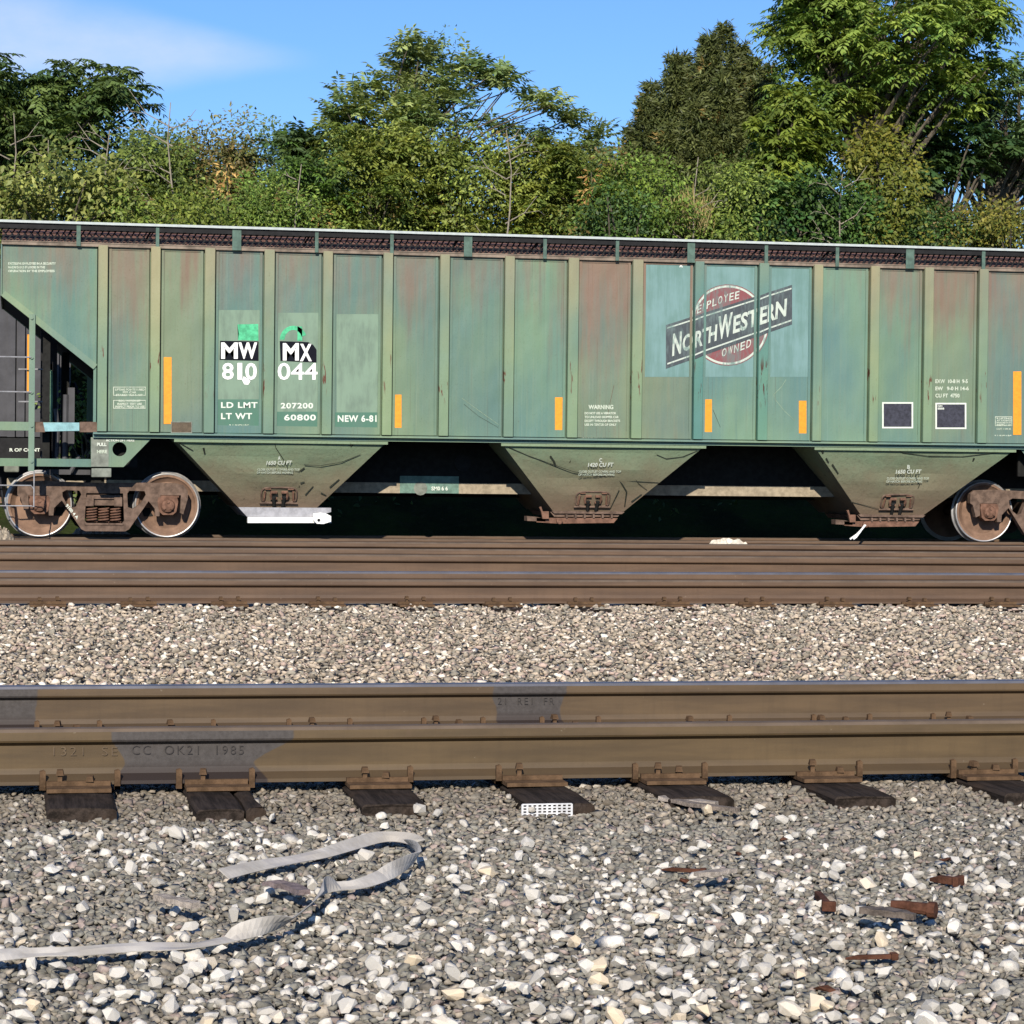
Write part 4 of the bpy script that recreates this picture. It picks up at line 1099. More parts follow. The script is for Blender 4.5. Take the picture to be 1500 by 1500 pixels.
def arcword(s, r, a0, a1, h, m, w_):
    n = len(s)
    for i, ch in enumerate(s):
        if ch == ' ': continue
        x, y = a0[0]+(a1[0]-a0[0])*i/(n-1), a0[1]+(a1[1]-a0[1])*i/(n-1)-r*math.sin(math.pi*i/(n-1))
        sl_ = (a1[1]-a0[1])/(a1[0]-a0[0]) - r*math.pi/(a1[0]-a0[0])*math.cos(math.pi*i/(n-1))
        letters(ch, ((x-w_/2, y-sl_*w_/2), (x+w_/2, y+sl_*w_/2), (x-w_/2+1, y-h-sl_*w_/2), (x+w_/2+1, y-h+sl_*w_/2)), m, bold=.012, off=.0065)
arcword('EMPLOYEE', 2.0, (1022,459), (1080,438), 11.5, M_logo_white, 6.2)
arcword('OWNED', -.5, (1061,522), (1097,509), 12.0, M_logo_white, 6.6)
rect('A', 996, 384, 1000.5, 391.5, M_white, bold=.05)
# reporting marks
paint('decal', [[(322.5,499),(379,500),(379,528.5),(322,527)]], M_decal, .006)
paint('decal', [[(410,499.5),(452,501),(459,505),(464,512),(464,531),(411,528.5)]], M_decal, .006)
rect('M', 324, 501.5, 348.5, 525.5, M_white, bold=.035, off=.009); rect('W', 349.5, 501.5, 377, 525.5, M_white, bold=.035, off=.009); rect('M', 414.5, 502.5, 438, 528, M_white, bold=.035, off=.009); rect('X', 439.5, 503.5, 457, 529, M_white, bold=.035, off=.009)
rect('8', 325.5, 531.5, 342.5, 556, M_white, bold=.02, off=.009); rect('1', 348, 531.5, 355, 556, M_white, bold=.02, off=.009); rect('0', 359.5, 531.5, 376.5, 556.5, M_white, bold=.02, off=.009); rect('044', 407, 531.5, 465.5, 556.5, M_white, bold=.012, off=.009)
paint('paint_splotch', [[(355,557),(357,551),(362,554),(367,558),(364,563.5),(358,563)]], M_white, .006)
paint('old_letter', [[(348,475),(378.5,474.5),(379,499),(349,498),(350,488)]], M_mint, .005)
arc = [(430+20*math.cos(math.radians(a)), 498-21*math.sin(math.radians(a))) for a in np.linspace(178, 20, 14)]; arc2 = [(430+13*math.cos(math.radians(a)), 498-15*math.sin(math.radians(a))) for a in np.linspace(178, 20, 14)]
paint('old_letter', [[arc[i], arc[i+1], arc2[i+1], arc2[i]] for i in range(13)] + [R4(436,478,443,499)], M_mint, .005)
def slab(s, x0, y0, x1, y1, m, **k): return rect(s, x0, y0, x1, y1, m, **k)
for s, x0, y0, x1, y1 in (('LD LMT',324,589,377.5,597.5),('LT WT',324,605,369.5,614),('207200',411.5,590,459,598.5),('60800',416.5,607,463,616),('NEW 6-81',495,608,552,618)):
    slab(s, x0, y0, x1, y1, M_letter, bold=.03, spacing=1.12)
    # serifs: a thin slab under and over the stems
rect('2 1 INCH BC', 336, 621.5, 365, 626, M_letter2, bold=.038); rect('COMP SHOES', 334, 629, 365, 633.5, M_letter2, bold=.038)
for j, s in enumerate(('EXCESSIVE EMPLOYEE IN A SECURITY', 'HAZARDOUS IF LOOSE IN THE', 'OPERATION BY THE EMPLOYEES')):
    rect(s, 12, 384+j*5.5, (82,66,80)[j], 387.5+j*5.5, M_letter2, bold=.038)
def frame(x0, y0, x1, y1, w_, m, off=.006): return paint('stencil_frame', [R4(x0,y0,x1,y0+w_), R4(x0,y1-w_,x1,y1), R4(x0,y0+w_,x0+w_,y1-w_), R4(x1-w_,y0+w_,x1,y1-w_)], m, off)
frame(166, 566.5, 214, 579.5, 1.0, M_letter2); frame(166, 586, 214, 598.5, 1.0, M_letter2)
for s, x0, y0, x1 in (('LIFTING POINTS LUBED',169,569,212),('PER CAR',180,573,200),('STANDARD S-400',170,577,209),('ROOF HATCH KIT',174,585.5,206),('INSPECT TEST USE',172,590,208),('INSPECT PRIOR TO USE',169,594,212)):
    rect(s, x0, y0, x1, y0+3.2, M_letter2, bold=.038)
rect('WARNING', 862.5, 593, 899, 599.5, M_letter2, bold=.038)
for j, (s, x0, x1) in enumerate((('DO NOT USE A VIBRATOR',857,903),('TO UNLOAD HOPPER CAR',857,907),('EXCEPT THROUGH BRACKETS',857,909),('USE IN CENTER OF ONLY',857,904))):
    rect(s, x0, 603.5+j*5.6, x1, 607+j*5.6, M_letter2, bold=.038)
rect('CLOSE OUTLET GATES AND TOP', 853, 633, 913, 636.5, M_letter2, bold=.038); rect('HATCHES BEFORE CAR IS MOVED', 853, 638.3, 911, 641.6, M_letter2, bold=.038)
for s, x0, y0, x1 in (('EXW  10-8 H  9-5',1371,555.5,1418.5),('EW   9-0 H 14-6',1371,566,1420),('CU FT  4750',1371,576.5,1406.5)): rect(s, x0, y0, x1, y0+6, M_letter2, bold=.038)
for x0, y0 in ((1293,589),(1371,590)):
    paint('stencil_panel', [R4(x0+1.5,y0+1.5,x0+44,y0+37)], M_stencil, .004); frame(x0, y0, x0+45.5, y0+38.5, 2.3, M_letter, .006)
rect('NM', 1374.5, 593.5, 1381, 596.2, M_letter, bold=.03, off=.008); rect('BBBB', 1374.5, 597, 1384, 599.8, M_letter, bold=.03, off=.008)
frame(1458.5, 610, 1483.5, 624, .9, M_letter2)
for j in range(4): rect(('R LIFTING','AT 3 POINTS','BRACKETS ST','INSPECT US')[j], 1461, 611.6+j*3.1, 1482, 614+j*3.1, M_letter2, bold=.038)
rect('LOT 1184-A', 1461, 627, 1482, 629.5, M_letter2, bold=.038); rect('2 1 INCH BC', 1458, 637, 1482.5, 641.5, M_letter2, bold=.038); rect('COMP SHOES', 1457, 644, 1485.5, 648.5, M_letter2, bold=.038)
# routing card board
paint('card_board', [R4(251,618,281,634)], plain('brown_card_board', (.10,.075,.05), .8), .012); frame(250.5, 617.5, 281.5, 634.5, 1.2, M_plateg, .016)
# bent dents scratched in the sheets
def side_at(a, b): q = C(a, b); return Vector((q[0], YP-.003, q[1]))
M_lite = plain('pale_scratch', (0.20, 0.27, 0.19), .7)
for pts, w_, m in (([(677,583),(700,600),(731,622)],.7,M_lite),([(680,592),(702,610),(730,626)],.5,M_scr),([(1152,556),(1146,566),(1134,578),(1137,586),(1150,602),(1165,616)],.8,M_lite),([(900,564),(893,596),(888,622)],.7,M_rust),([(1045,600),(1056,626)],.6,M_scr)):
    scratch(pts, w_, side_at).build('crease', m, wag)
# writing on the bays and frames
for k, cx, cy, a in ((0,409,671,'A'),(1,880,674,'C'),(2,1331,684,'B')):
    pb = lambda u, v, k=k: onbay(k, u, v, .045)
    letters(a, ((cx-2,cy+3),(cx+2,cy+3),(cx-2,cy-3),(cx+2,cy-3)), M_letter, bold=.03, place=pb)
    s = ('1650 CU FT','1420 CU FT','1650 CU FT')[k]
    letters(s, ((cx-19,cy+10),(cx+18,cy+9.6),(cx-18,cy+4),(cx+19,cy+3.6)), M_letter, bold=.03, place=pb)
    letters('CLOSE OUTLET COVERS AND TOP', ((cx-32,cy+18.5),(cx+30,cy+18.5),(cx-32,cy+15),(cx+30,cy+15)), M_letter2, bold=.038, place=pb)
    letters('OF HATCH BEFORE MOVING', ((cx-33,cy+23),(cx+20,cy+23),(cx-33,cy+19.6),(cx+20,cy+19.6)), M_letter2, bold=.038, place=pb)
def at(dy): return lambda u, v: Vector((C(u, v, dy)[0], dy, C(u, v, dy)[1]))
letters('SM0 6 6', ((632,718.5),(656,718.5),(632,712.5),(656,712.5)), M_letter, bold=.03, place=at(1.14))
f = MB(); f.lathe([(0,0),(.1,0)], (C(616,715.5,1.14)[0], 1.1405, C(616,715.5,1.14)[1]), 16); f.build('paint_splotch', M_plateg, wag)
letters('PULL', ((142,653.5),(156,653.5),(142,648.5),(156,648.5)), M_letter, bold=.03, place=at(.075)); letters('HERE', ((142,664),(157,664),(142,659),(157,659)), M_letter2, bold=.038, place=at(.075))
letters('ACTION LIFT HERE', ((155,646.8),(197,646.8),(155,643.4),(197,643.4)), M_letter, bold=.03, place=at(.075))
letters('9100 4 A', ((95.5,741),(112.5,761),(99,737.5),(115.5,757.5)), M_letter, bold=.03, place=at(ysf-.004))
# ---------------------------------------------------------------- grey wagon standing beyond the left end
YG = 41.3
gw = empty('freight_wagon', (onY(60, 500, YG).x, YG, -.43), 'dark grey freight wagon glimpsed past the left end of the green hopper wagon', 'rail wagon')
def G(px, py, dy=0.0):
    p = onY(px, py, YG+dy); return (p.x-gw.location.x, p.z+.43)
gx1 = G(104, 500)[0]; gx0 = gx1-13
f = MB(); f.prism([(gx0, G(60,640)[1]), (gx1-.15, G(60,640)[1]), (gx1, G(60,560)[1]), (gx1, G(60,455)[1]), (gx1-.5, G(60,395)[1]), (gx0, G(60,395)[1])], 0, 2.9)
f.build('body', M_dgrey, gw)
for px in (16, 30, 56, 80):
    f = MB(); a = G(px, 640, -.06); f.box(a[0]-.06, a[0]+.06, -.07, 0, a[1], G(px, 405)[1]); f.build('side_post', M_dgrey, gw)
f = MB(); f.box(gx0, gx1+.3, .3, 2.6, .85, G(60,642)[1]); f.box(gx0, gx1+.1, -.05, .3, 1.0, G(60,642)[1]); f.build('underframe', M_black, gw)
f = MB(); f.tube([(gx1+.15, .2, 1.0), (gx1+.2, .2, 2.2), (gx1+.05, .2, 2.5)], .035, 6); f.build('handrail', M_black, gw)
letters('R OF CONTROL', ((14,661.5),(75,661.5),(14,656.5),(75,656.5)), M_letter, bold=.03, place=lambda u, v: Vector((G(u,v,-.06)[0], -.056, G(u,v,-.06)[1])), parent=gw)
WM2 = WM
for xw in (gx1-1.3, gx1-3.1):
    child('wheel', WM2, gw, (xw, .55, RW+.02)); child('wheel', WM2, gw, (xw, 2.2, RW+.02), math.pi)
gt = empty('railway_track', (0, 0, 0), 'hidden track in the shade behind the hopper wagon, carrying the dark grey wagon', 'railway track')
rail(gt, YG+.62, -.425, -60, 90, RM2, M_brown_top)

# ---------------------------------------------------------------- small things on the ground
def lumpheap(name, px0, px1, py, Y, m, label, cat, hgt):
    a, b = onY(px0, py, Y), onY(px1, py, Y); xc = (a.x+b.x)/2; hw = (b.x-a.x)/2; zb = float(gz(Y))-.02
    n1, n2 = 30, 12; f = MB(); rr = random.Random(int(px0)); vs = []
    for j in range(n2+1):
        for i in range(n1+1):
            u, v = -1+2*i/n1, -1+2*j/n2
            h = max(0, 1-abs(u)**2.2)*max(0, 1-v*v); vs.append((u*hw, v*.45, (hgt-zb)*h*(1+rr.uniform(-.12,.12))))
    f.add(vs, [(j*(n1+1)+i, j*(n1+1)+i+1, (j+1)*(n1+1)+i+1, (j+1)*(n1+1)+i) for j in range(n2) for i in range(n1)])
    o = f.build(name, m, None, smooth=False); o.location = (xc, Y, zb); return tag(o, label, cat)
M_grain = plain('pale_spilt_grain', (.72, .66, .54), .95, var=.12, scale=40, bump=.4, spec=.05)
lumpheap('spilled_heap', 1012, 1119, 790, YC-.62, M_grain, 'low pale heap of spilt load beside the rail under the hopper wagon', 'heap', ZC+.035)
M_rub = plain('tan_rubble', (.34,.29,.22), .95, var=.45, scale=30, bump=.6, spec=.05)
lumpheap('gravel_heap', -40, 32, 785, YC-.55, M_rub, 'pale gravel heap by the leftmost wheel of the hopper wagon', 'heap', ZC+.16)
lumpheap('gravel_heap', 88, 205, 785, YC+2.4, M_rub, 'pale rubble seen under the left bogie between its wheels', 'heap', ZC+.16)
f = MB()
for pts in ([(1268,769),(1262,776),(1255,783),(1245,790)], [(1267,769),(1260,779),(1254,787),(1250,790)]):
    f.tube([(C(a,b,.4)[0], .4, C(a,b,.4)[1]) for a, b in pts], .016, 5)
rope = f.build('hanging_rope', M_white, None); rope.location = wag.location; tag(rope, 'frayed white rope hanging from the rusty gate of the right hand bay', 'rope')

# webbing strap
cl = [(-60,1402,30),(0,1399,24),(60,1392,16),(120,1391,17),(200,1385,16),(265,1382,13),(300,1378,7),(340,1371,8),(380,1363,10),(410,1352,10),(432,1337,13),(452,1321,17),(472,1304,19),(500,1297,17),(535,1293,16),(566,1284,19),(590,1272,22),(606,1258,18),(611,1244,12),(600,1232,17),(578,1227,20),(556,1229,21),(520,1239,20),(480,1250,16),(440,1257,13),(400,1265,17),(362,1274,19),(336,1281,20)]
pts = []
for i in range(len(cl)-1):
    p0, p1, p2, p3 = (np.array(cl[max(0, min(len(cl)-1, i+k))], float) for k in (-1, 0, 1, 2))
    for t in np.linspace(0, 1, 6, endpoint=False):
        pts.append(0.5*((2*p1)+(-p0+p2)*t+(2*p0-5*p1+4*p2-p3)*t*t+(-p0+3*p1-3*p2+p3)*t**3))
pts.append(np.array(cl[-1], float))
lean = np.array([-.8 if (385 < q[0] < 478 and q[1] > 1295) or (q[0] > 590 and q[1] > 1248) else 1.0 for q in pts])
lean = np.convolve(np.pad(lean, 5, mode='edge'), np.ones(11)/11, 'valid')
ce = [onZ(a, b, -.205) for a, b, c in pts]; n = len(ce); vs = []
WS = 0.040
for i in range(n):
    d = (ce[min(i+1,n-1)]-ce[max(i-1,0)]); d.z = 0; d.normalize(); sd = Vector((-d.y, d.x, 0))
    if sd.y < 0: sd = -sd
    # width seen -> how far the band is tipped up on edge; the strap stands on its edge where it bends
    wpx = pts[i][2]; p = ce[i]; sc = FPX/ (p.dot(F))
    want = wpx*.76/sc
    flat = abs(sd.y)*WS*0.17
    up = math.sqrt(max(0, min(1, (want/WS))))
    up = min(.97, max(0.05, (want-flat)/WS))
    lie = math.sqrt(1-up*up)
    a = sd*(lie*lean[i]) + Vector((0,0,math.sqrt(1-(lie*lean[i])**2)))
    wob = .0035*math.sin(i*.37)
    base = p - Vector((0,0,.012)); 
    vs += [base, base + a*WS*.5 + Vector((0,0,wob)), base + a*WS]
fs = [(i*3+k, i*3+k+1, (i+1)*3+k+1, (i+1)*3+k) for i in range(n-1) for k in (0, 1)]
f = MB(); f.add(vs, fs); strap = f.build('webbing_strap', M_strap, None)
md = strap.modifiers.new('thickness', 'SOLIDIFY'); md.thickness = .002
tag(strap, 'long off-white webbing strap looped across the grey gravel in the foreground', 'strap')

def slab_piece(name, px0, py0, px1, py1, wid, th, m, label, cat, group=None, splinter=False, bend=0.0):
    a, b = onZ(px0, py0, -.203), onZ(px1, py1, -.203); d = b-a; L = d.length; d.normalize(); s = Vector((-d.y, d.x, 0))
    rr = random.Random(int(px0*7+py0)); n_ = 8; vs = []
    for i in range(n_+1):
        t = i/n_; w_ = wid*(1-.25*t*rr.random()) * (1 if not splinter else (.45+.9*math.sin(math.pi*min(1, t*.9+.1))))
        p = Vector((L*(t-.5), bend*math.sin(math.pi*t), rr.uniform(-.002,.002)))
        vs += [p+Vector((0,-w_/2,0)), p+Vector((0,w_/2,0)), p+Vector((0,w_/2*.9,th)), p+Vector((0,-w_/2*.9,th*rr.uniform(.8,1.1)))]
    fs = [(i*4+k, i*4+(k+1)%4, (i+1)*4+(k+1)%4, (i+1)*4+k) for i in range(n_) for k in range(4)] + [(3,2,1,0), (n_*4, n_*4+1, n_*4+2, n_*4+3)]
    f = MB(); f.add(vs, fs); o = f.build(name, m, None)
    o.location = (a+b)/2; o.rotation_euler.z = math.atan2(d.y, d.x); return tag(o, label, cat, group)
slab_piece('wood_chip', 233,1318,287,1330,.035,.014,M_grey_wood,'flat grey piece of split wood lying left of the loop of the strap','wood')
slab_piece('bark_scrap', 395,1296,446,1312,.045,.012,plain('purple_grey_bark',(.16,.125,.12),.95,var=.4,scale=40,bump=.5),'crumpled brown bark scrap inside the loop of the white strap','bark',bend=.015)
slab_piece('wood_splinter', 968,1172,1050,1180,.05,.012,M_grey_wood,'pale grey frayed splinter against the fifth sleeper end','wood',splinter=True)
slab_piece('wood_splinter', 985,1176,1082,1190,.03,.012,plain('brown_grey_wood',(.17,.14,.115),.95,var=.35,scale=50,bump=.5),'long thin brown grey splinter just below the frayed one','wood',splinter=True)
slab_piece('wood_splinter', 1020,1284,1078,1277,.03,.01,M_grey_wood,'small grey splinter touching the end of a rusty spike','wood',splinter=True)
def old_spike(px0, py0, px1, py1, label, thick=.010):
    a, b = onZ(px0, py0, -.233), onZ(px1, py1, -.233); d = b-a; L = max(.05, d.length); d.normalize()
    f = MB(); h = thick/2
    f.add([(-L/2,-h*.3,0),(-L/2,h*.3,0),(-L/2,h*.3,thick*.5),(-L/2,-h*.3,thick*.5),(-L/2+.03,-h,0),(-L/2+.03,h,0),(-L/2+.03,h,thick),(-L/2+.03,-h,thick),(L/2,-h,0),(L/2,h,0),(L/2,h,thick),(L/2,-h,thick)],
          [(0,1,5,4),(1,2,6,5),(2,3,7,6),(3,0,4,7),(4,5,9,8),(5,6,10,9),(6,7,11,10),(7,4,8,11),(3,2,1,0),(8,9,10,11)])
    f.box(L/2-.012, L/2+.004, -thick*.95, thick*.95, -.002, thick*1.25)
    o = f.build('rail_spike', M_redrust, None, bevel=.002); o.location = (a+b)/2; o.rotation_euler = (random.uniform(-.2,.2), 0, math.atan2(d.y, d.x)); return tag(o, label, 'spike', 'old rusty spikes in the gravel')
old_spike(968,1275,1032,1279,'rusty spike with its tip beside the small grey splinter')
old_spike(1238,1406,1312,1404,'long rusty spike lying level in the lower right gravel')
old_spike(1195,1313,1214,1334,'short rusty spike lying steeply between pale stones', .018)
old_spike(1362,1291,1406,1297,'stout rusty spike near the right edge of the photo', .019)
def bolt_bar(px0, py0, px1, py1, label):
    a, b = onZ(px0, py0, -.215), onZ(px1, py1, -.215); d = b-a; L = d.length
    f = MB(); f.tube([(-L/2,0,.016),(-L/4,.003,.016),(L/2,-.004,.013)], .012, 10, .015); f.tube([(L/2-.012,-.004,.013),(L/2+.006,-.005,.013)], .02, 10)
    o = f.build('rusty_bar', M_redrust, None, smooth=True); o.location = (a+b)/2; o.rotation_euler.z = math.atan2(d.y, d.x); return tag(o, label, 'iron bar')
bolt_bar(1305,1336,1368,1341,'thick rusty bolt beside a twisted dark strip of wood')
slab_piece('twisted_scrap', 1262,1338,1340,1347,.04,.014,plain('dark_twisted_wood',(.10,.08,.065),.9,var=.5,scale=40,bump=.5),'dark twisted strip of wood touching the thick rusty bolt','wood',splinter=True,bend=.02)
for k, (px, py, s, lab) in enumerate(((1148,1232,.03,'small red rust flake upper centre right'),(1082,1253,.028,'thin brown rust flake left of the red one'),(1211,1453,.042,'rounded rust lump near the bottom edge'),(1385,1262,.04,'narrow rust flake above the stout spike'),(1002,1293,.032,'rust flake under the level spike by the splinter'))):
    V, T = hull(12, (.6, .35), rr_); f = MB(); f.add((V*s*1.3).tolist(), T.tolist()); o = f.build('rust_flake', M_redrust, None); p = onZ(px, py, -.222); o.location = (p.x, p.y, p.z+.006); o.rotation_euler.z = k*1.3
    tag(o, lab+', on grey gravel', 'rust flake', 'rust flakes in the gravel')
# writing rolled into the rails
def railtext(s, x0, x1, py0, py1, Y, m, dy=-.0125):
    Yt = Y+dy; q = lambda a, b: onY(a, b, Yt)
    o = letters(s, ((x0,py1),(x1,py1),(x0,py0),(x1,py0)), m, bold=-.008, spacing=1.25, place=lambda u, v: q(u, v), parent=(r1 if Y == Y1 else r2), name='rolled_letters')
    o.matrix_parent_inverse = Matrix.Translation(-o.parent.location); return o
railtext('CC  OK21  1985', 193, 357, 1092, 1105, Y1, M_emboss)
railtext('1321  SE', 78, 172, 1094, 1107, Y1, M_emboss2)
railtext('21  RE1  FR', 729, 812, 1022, 1032, Y2, M_emboss)

# ---------------------------------------------------------------- vegetation
def inpoly(P, poly):
    x, y = P[:,0], P[:,1]; r = np.zeros(len(P), bool); n = len(poly)
    for i in range(n):
        x1, y1 = poly[i]; x2, y2 = poly[(i+1)%n]
        c = ((y1 > y) != (y2 > y)); 
        with np.errstate(divide='ignore', invalid='ignore'):
            r ^= c & (x < (x2-x1)*(y-y1)/(y2-y1)+x1)
    return r
def edgedist(P, poly):
    d = np.full(len(P), 1e9); n = len(poly)
    for i in range(n):
        a, b = np.array(poly[i], float), np.array(poly[(i+1)%n], float); e = b-a
        t = np.clip(((P-a)@e)/(e@e), 0, 1); d = np.minimum(d, np.linalg.norm(P-(a+t[:,None]*e), axis=1))
    return d
def sample(poly, n, Y, flat=1.0, cl=5, cr=.27):
    'tips gathered in clusters, so that gaps stay between them'
    if cl > 1 and n > 24:
        c = sample(poly, max(6, n//cl), Y, flat, 1); k = np.repeat(c, cl, 0)
        return k + np.clip(rng.normal(0, 1, k.shape), -1.4, 1.1)*np.array([[cr, cr*1.2, cr*.75]])*rng.uniform(.5, 1.3, (len(c),1)).repeat(cl, 0)
    return sample1(poly, n, Y, flat)
def sample1(poly, n, Y, flat=1.0):
    "points of a rounded crown: the outline read in the photograph gets its own depth"
    poly = [tuple(p) for p in poly]; lo = np.min(poly, 0); hi = np.max(poly, 0); out = np.zeros((0,2))
    while len(out) < n:
        P = rng.uniform(lo, hi, (n*2, 2)); out = np.concatenate([out, P[inpoly(P, poly)]])
    P = out[:n]; s = Y/FPX; th = np.minimum(edgedist(P, poly)*s*1.3*flat+.15, 2.2*flat)
    dy = rng.uniform(-1, 1, n); dy = np.sign(dy)*np.abs(dy)**.6*th
    Ys = Y+dy
    k = (P-750)/FPX
    F_, R_, U_ = (np.array(q) for q in (F, RR, UU))
    d = F_[None] + R_[None]*k[:,:1] - U_[None]*k[:,1:]
    # place on the sheet at distance Y first, then push each point out in depth without moving it sideways
    t = Y/d[:,1]; X = t*d[:,0]; Z = EYE+t*d[:,2]
    return np.column_stack([X, Ys, Z])
def unit(v): return v/np.maximum(np.linalg.norm(v, axis=1, keepdims=True), 1e-9)
def leafquads(P, D, N, L, W):
    "rhombic, slightly folded leaves: base P, direction D, normal N"
    S = unit(np.cross(D, N)); N2 = np.cross(S, D)
    a = P; b = P + D*(L*.45)[:,None] + S*(W*.5)[:,None] + N2*(W*.12)[:,None]; c = P + D*L[:,None] - N2*(L*.10)[:,None]; d = P + D*(L*.45)[:,None] - S*(W*.5)[:,None] + N2*(W*.12)[:,None]
    n = len(P); V = np.stack([a,b,c,d],1).reshape(-1,3); T = np.arange(4*n).reshape(n,4)
    return V, T
def tones_for(n, c1, c2, var=.22, dead=.0):
    u = rng.random(n)[:,None]; var = min(.5, var*1.35); c = np.array(c1)[None]*(1-u)+np.array(c2)[None]*u
    c = c*rng.uniform(1-var, 1+var, n)[:,None]
    if dead: c = np.where((rng.random(n) < dead)[:,None], np.array([[.22,.15,.06]])*rng.uniform(.6,1.2,n)[:,None], c)
    return np.clip(c, .004, .5)
def fronds(tips_, per, flen, nl, ll, lw, c1, c2, droop=.4, up=.45, var=.28, dead=0.0):
    "pinnate leaves (tree of heaven, sumac): a rosette of fronds at every tip"
    tips = tips_ - np.array([[0, 0, flen*.55]]); n = len(tips); m = n*per
    base = np.repeat(tips, per, 0) + rng.normal(0, .05, (m,3))
    a = rng.uniform(0, 2*np.pi, m); e = rng.normal(up, .35, m)
    d0 = np.column_stack([np.cos(a)*np.cos(e), np.sin(a)*np.cos(e), np.sin(e)])
    L = flen*rng.uniform(.65, 1.15, m)
    side = unit(np.cross(d0, np.array([[0,0,1.0]])))
    tipc = tones_for(n, c1, c2, var, dead); fc = np.repeat(tipc, per, 0)*rng.uniform(.85,1.15,(m,1))
    Vs, Ns, Ds, Cs = [], [], [], []
    for k in range(nl):
        t = (k+1.0)/nl
        p = base + d0*(L*t)[:,None]; p[:,2] -= droop*L*t*t
        dirn = unit(d0 - np.array([[0,0,1.0]])*(2*droop*t))
        nrm = np.cross(side, dirn)
        for s in (-1, 1):
            if k == nl-1 and s == 1: dd = dirn
            else: dd = unit(side*s*.9 + dirn*.45 - np.array([[0,0,.28]]))
            Vs.append(p); Ds.append(dd + rng.normal(0,.10,(m,3))); Ns.append(nrm + rng.normal(0,.25,(m,3))); Cs.append(fc)
    P = np.concatenate(Vs); D = unit(np.concatenate(Ds)); N = unit(np.concatenate(Ns)); q = len(P)
    V, T = leafquads(P, D, N, ll*rng.uniform(.7,1.2,q), lw*rng.uniform(.8,1.2,q))
    return V, T, np.concatenate(Cs)
def broad(C_, per, rad, ll, lw, c1, c2, up=.1, var=.25, dead=0.0):
    "clumps of single leaves round twig ends"
    ll *= .76; lw *= .74; per = int(per*1.45); C_ = C_ - np.array([[0, 0, rad*.5]]); n = len(C_); m = n*per; o = rng.normal(0, 1, (m,3)); o = unit(o)*(rng.random(m)**.45)[:,None]*rad
    o[:,2] *= .75
    P = np.repeat(C_, per, 0)+o
    D = unit(o + rng.normal(0,.35,(m,3))*rad + np.array([[0,0,-.25*rad]])); N = unit(o*.5 + np.array([[-.1,-.6,.62]])*rad + rng.normal(0,.38,(m,3))*rad)
    cc = np.repeat(tones_for(n, c1, c2, var*1.3, dead), per, 0)*rng.uniform(1-var,1+var,(m,1))
    V, T = leafquads(P, D, N, ll*rng.uniform(.6,1.25,m), lw*rng.uniform(.6,1.25,m)); return V, T, np.clip(cc, .004, .6)
def merge(*L):
    o = 0; V, T, Cc = [], [], []
    for v, t, c in L: V.append(v); T.append(t+o); Cc.append(c); o += len(v)
    return np.concatenate(V), np.concatenate(T), np.concatenate(Cc)
def plant(name, label, cat, px, Y, parts, tips=None, trunk_r=.09, m=None, group=None, lean=0.0, nbr=26, top=None, stems=1):
    base = onY(px, 340, Y); z0 = float(bz(base.x, Y)) - .1
    t = empty(name, (base.x, Y, z0), label, cat, group)
    V, T, Cc = merge(*parts)
    org = np.array([base.x, Y, z0])
    npmesh('crown' if cat == 'tree' else 'foliage', V-org, T, M_leaf, Cc, t, 4)
    if tips is not None:
        tips = tips-org-np.array([[0, 0, .32]]); zt = top if top else float(np.percentile(tips[:,2], 78)); xm = float(np.median(tips[:,0]))
        for s_ in range(stems):
            f = MB(); ox = (s_-(stems-1)/2)*.55
            pts = [Vector((ox*.4 + xm*(u**1.4) + ox*u + .12*math.sin(5*u+px+s_), .15*math.cos(4*u+s_), zt*u)) for u in np.linspace(0, 1, 9)]
            f.tube(pts, trunk_r, 8, trunk_r*.3); tr = f.build('trunk', m or M_bark, t, smooth=True)
            if s_ == 0: pts0 = pts
        f = MB(); idx = rng.choice(len(tips), min(nbr, len(tips)), False)
        for i in idx:
            e = Vector(tips[i]); u = min(.95, max(.12, (e.z/zt)*random.uniform(.45,.8))); k = u*8; a = pts0[int(k)].lerp(pts0[min(8,int(k)+1)], k-int(k))
            mid_ = a.lerp(e, .5)+Vector((random.uniform(-.15,.15), random.uniform(-.15,.15), -.1*(e-a).length*.5+random.uniform(0,.2)))
            f.tube([a, a.lerp(mid_,.5)+Vector((0,0,-.03)), mid_, mid_.lerp(e,.5)+Vector((0,0,.04)), e], trunk_r*.38, 5, .012)
        f.build('branch', m or M_bark, t, smooth=True)
    return t
DK1, DK2 = (.036,.066,.028), (.085,.12,.042)
GR1, GR2 = (.070,.125,.030), (.165,.215,.050)
OL1, OL2 = (.085,.130,.030), (.215,.26,.066)
YE1, YE2 = (.14,.155,.05), (.24,.24,.085)
BR1, BR2 = (.085,.145,.032), (.195,.245,.055)
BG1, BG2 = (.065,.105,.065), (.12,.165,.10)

# far soft trees on the skyline
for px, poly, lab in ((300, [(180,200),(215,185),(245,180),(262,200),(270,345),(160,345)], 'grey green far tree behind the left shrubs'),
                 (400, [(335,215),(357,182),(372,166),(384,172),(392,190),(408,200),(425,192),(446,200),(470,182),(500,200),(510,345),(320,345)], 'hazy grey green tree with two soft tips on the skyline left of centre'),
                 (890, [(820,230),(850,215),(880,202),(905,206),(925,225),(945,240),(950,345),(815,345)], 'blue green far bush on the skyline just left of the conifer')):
    Y = 66; c = sample(poly, 300, Y); plant('distant_tree', lab, 'tree', px, Y, [broad(c, 34, .6, .17, .10, BG1, BG2, var=.2)], c, .12, nbr=12)
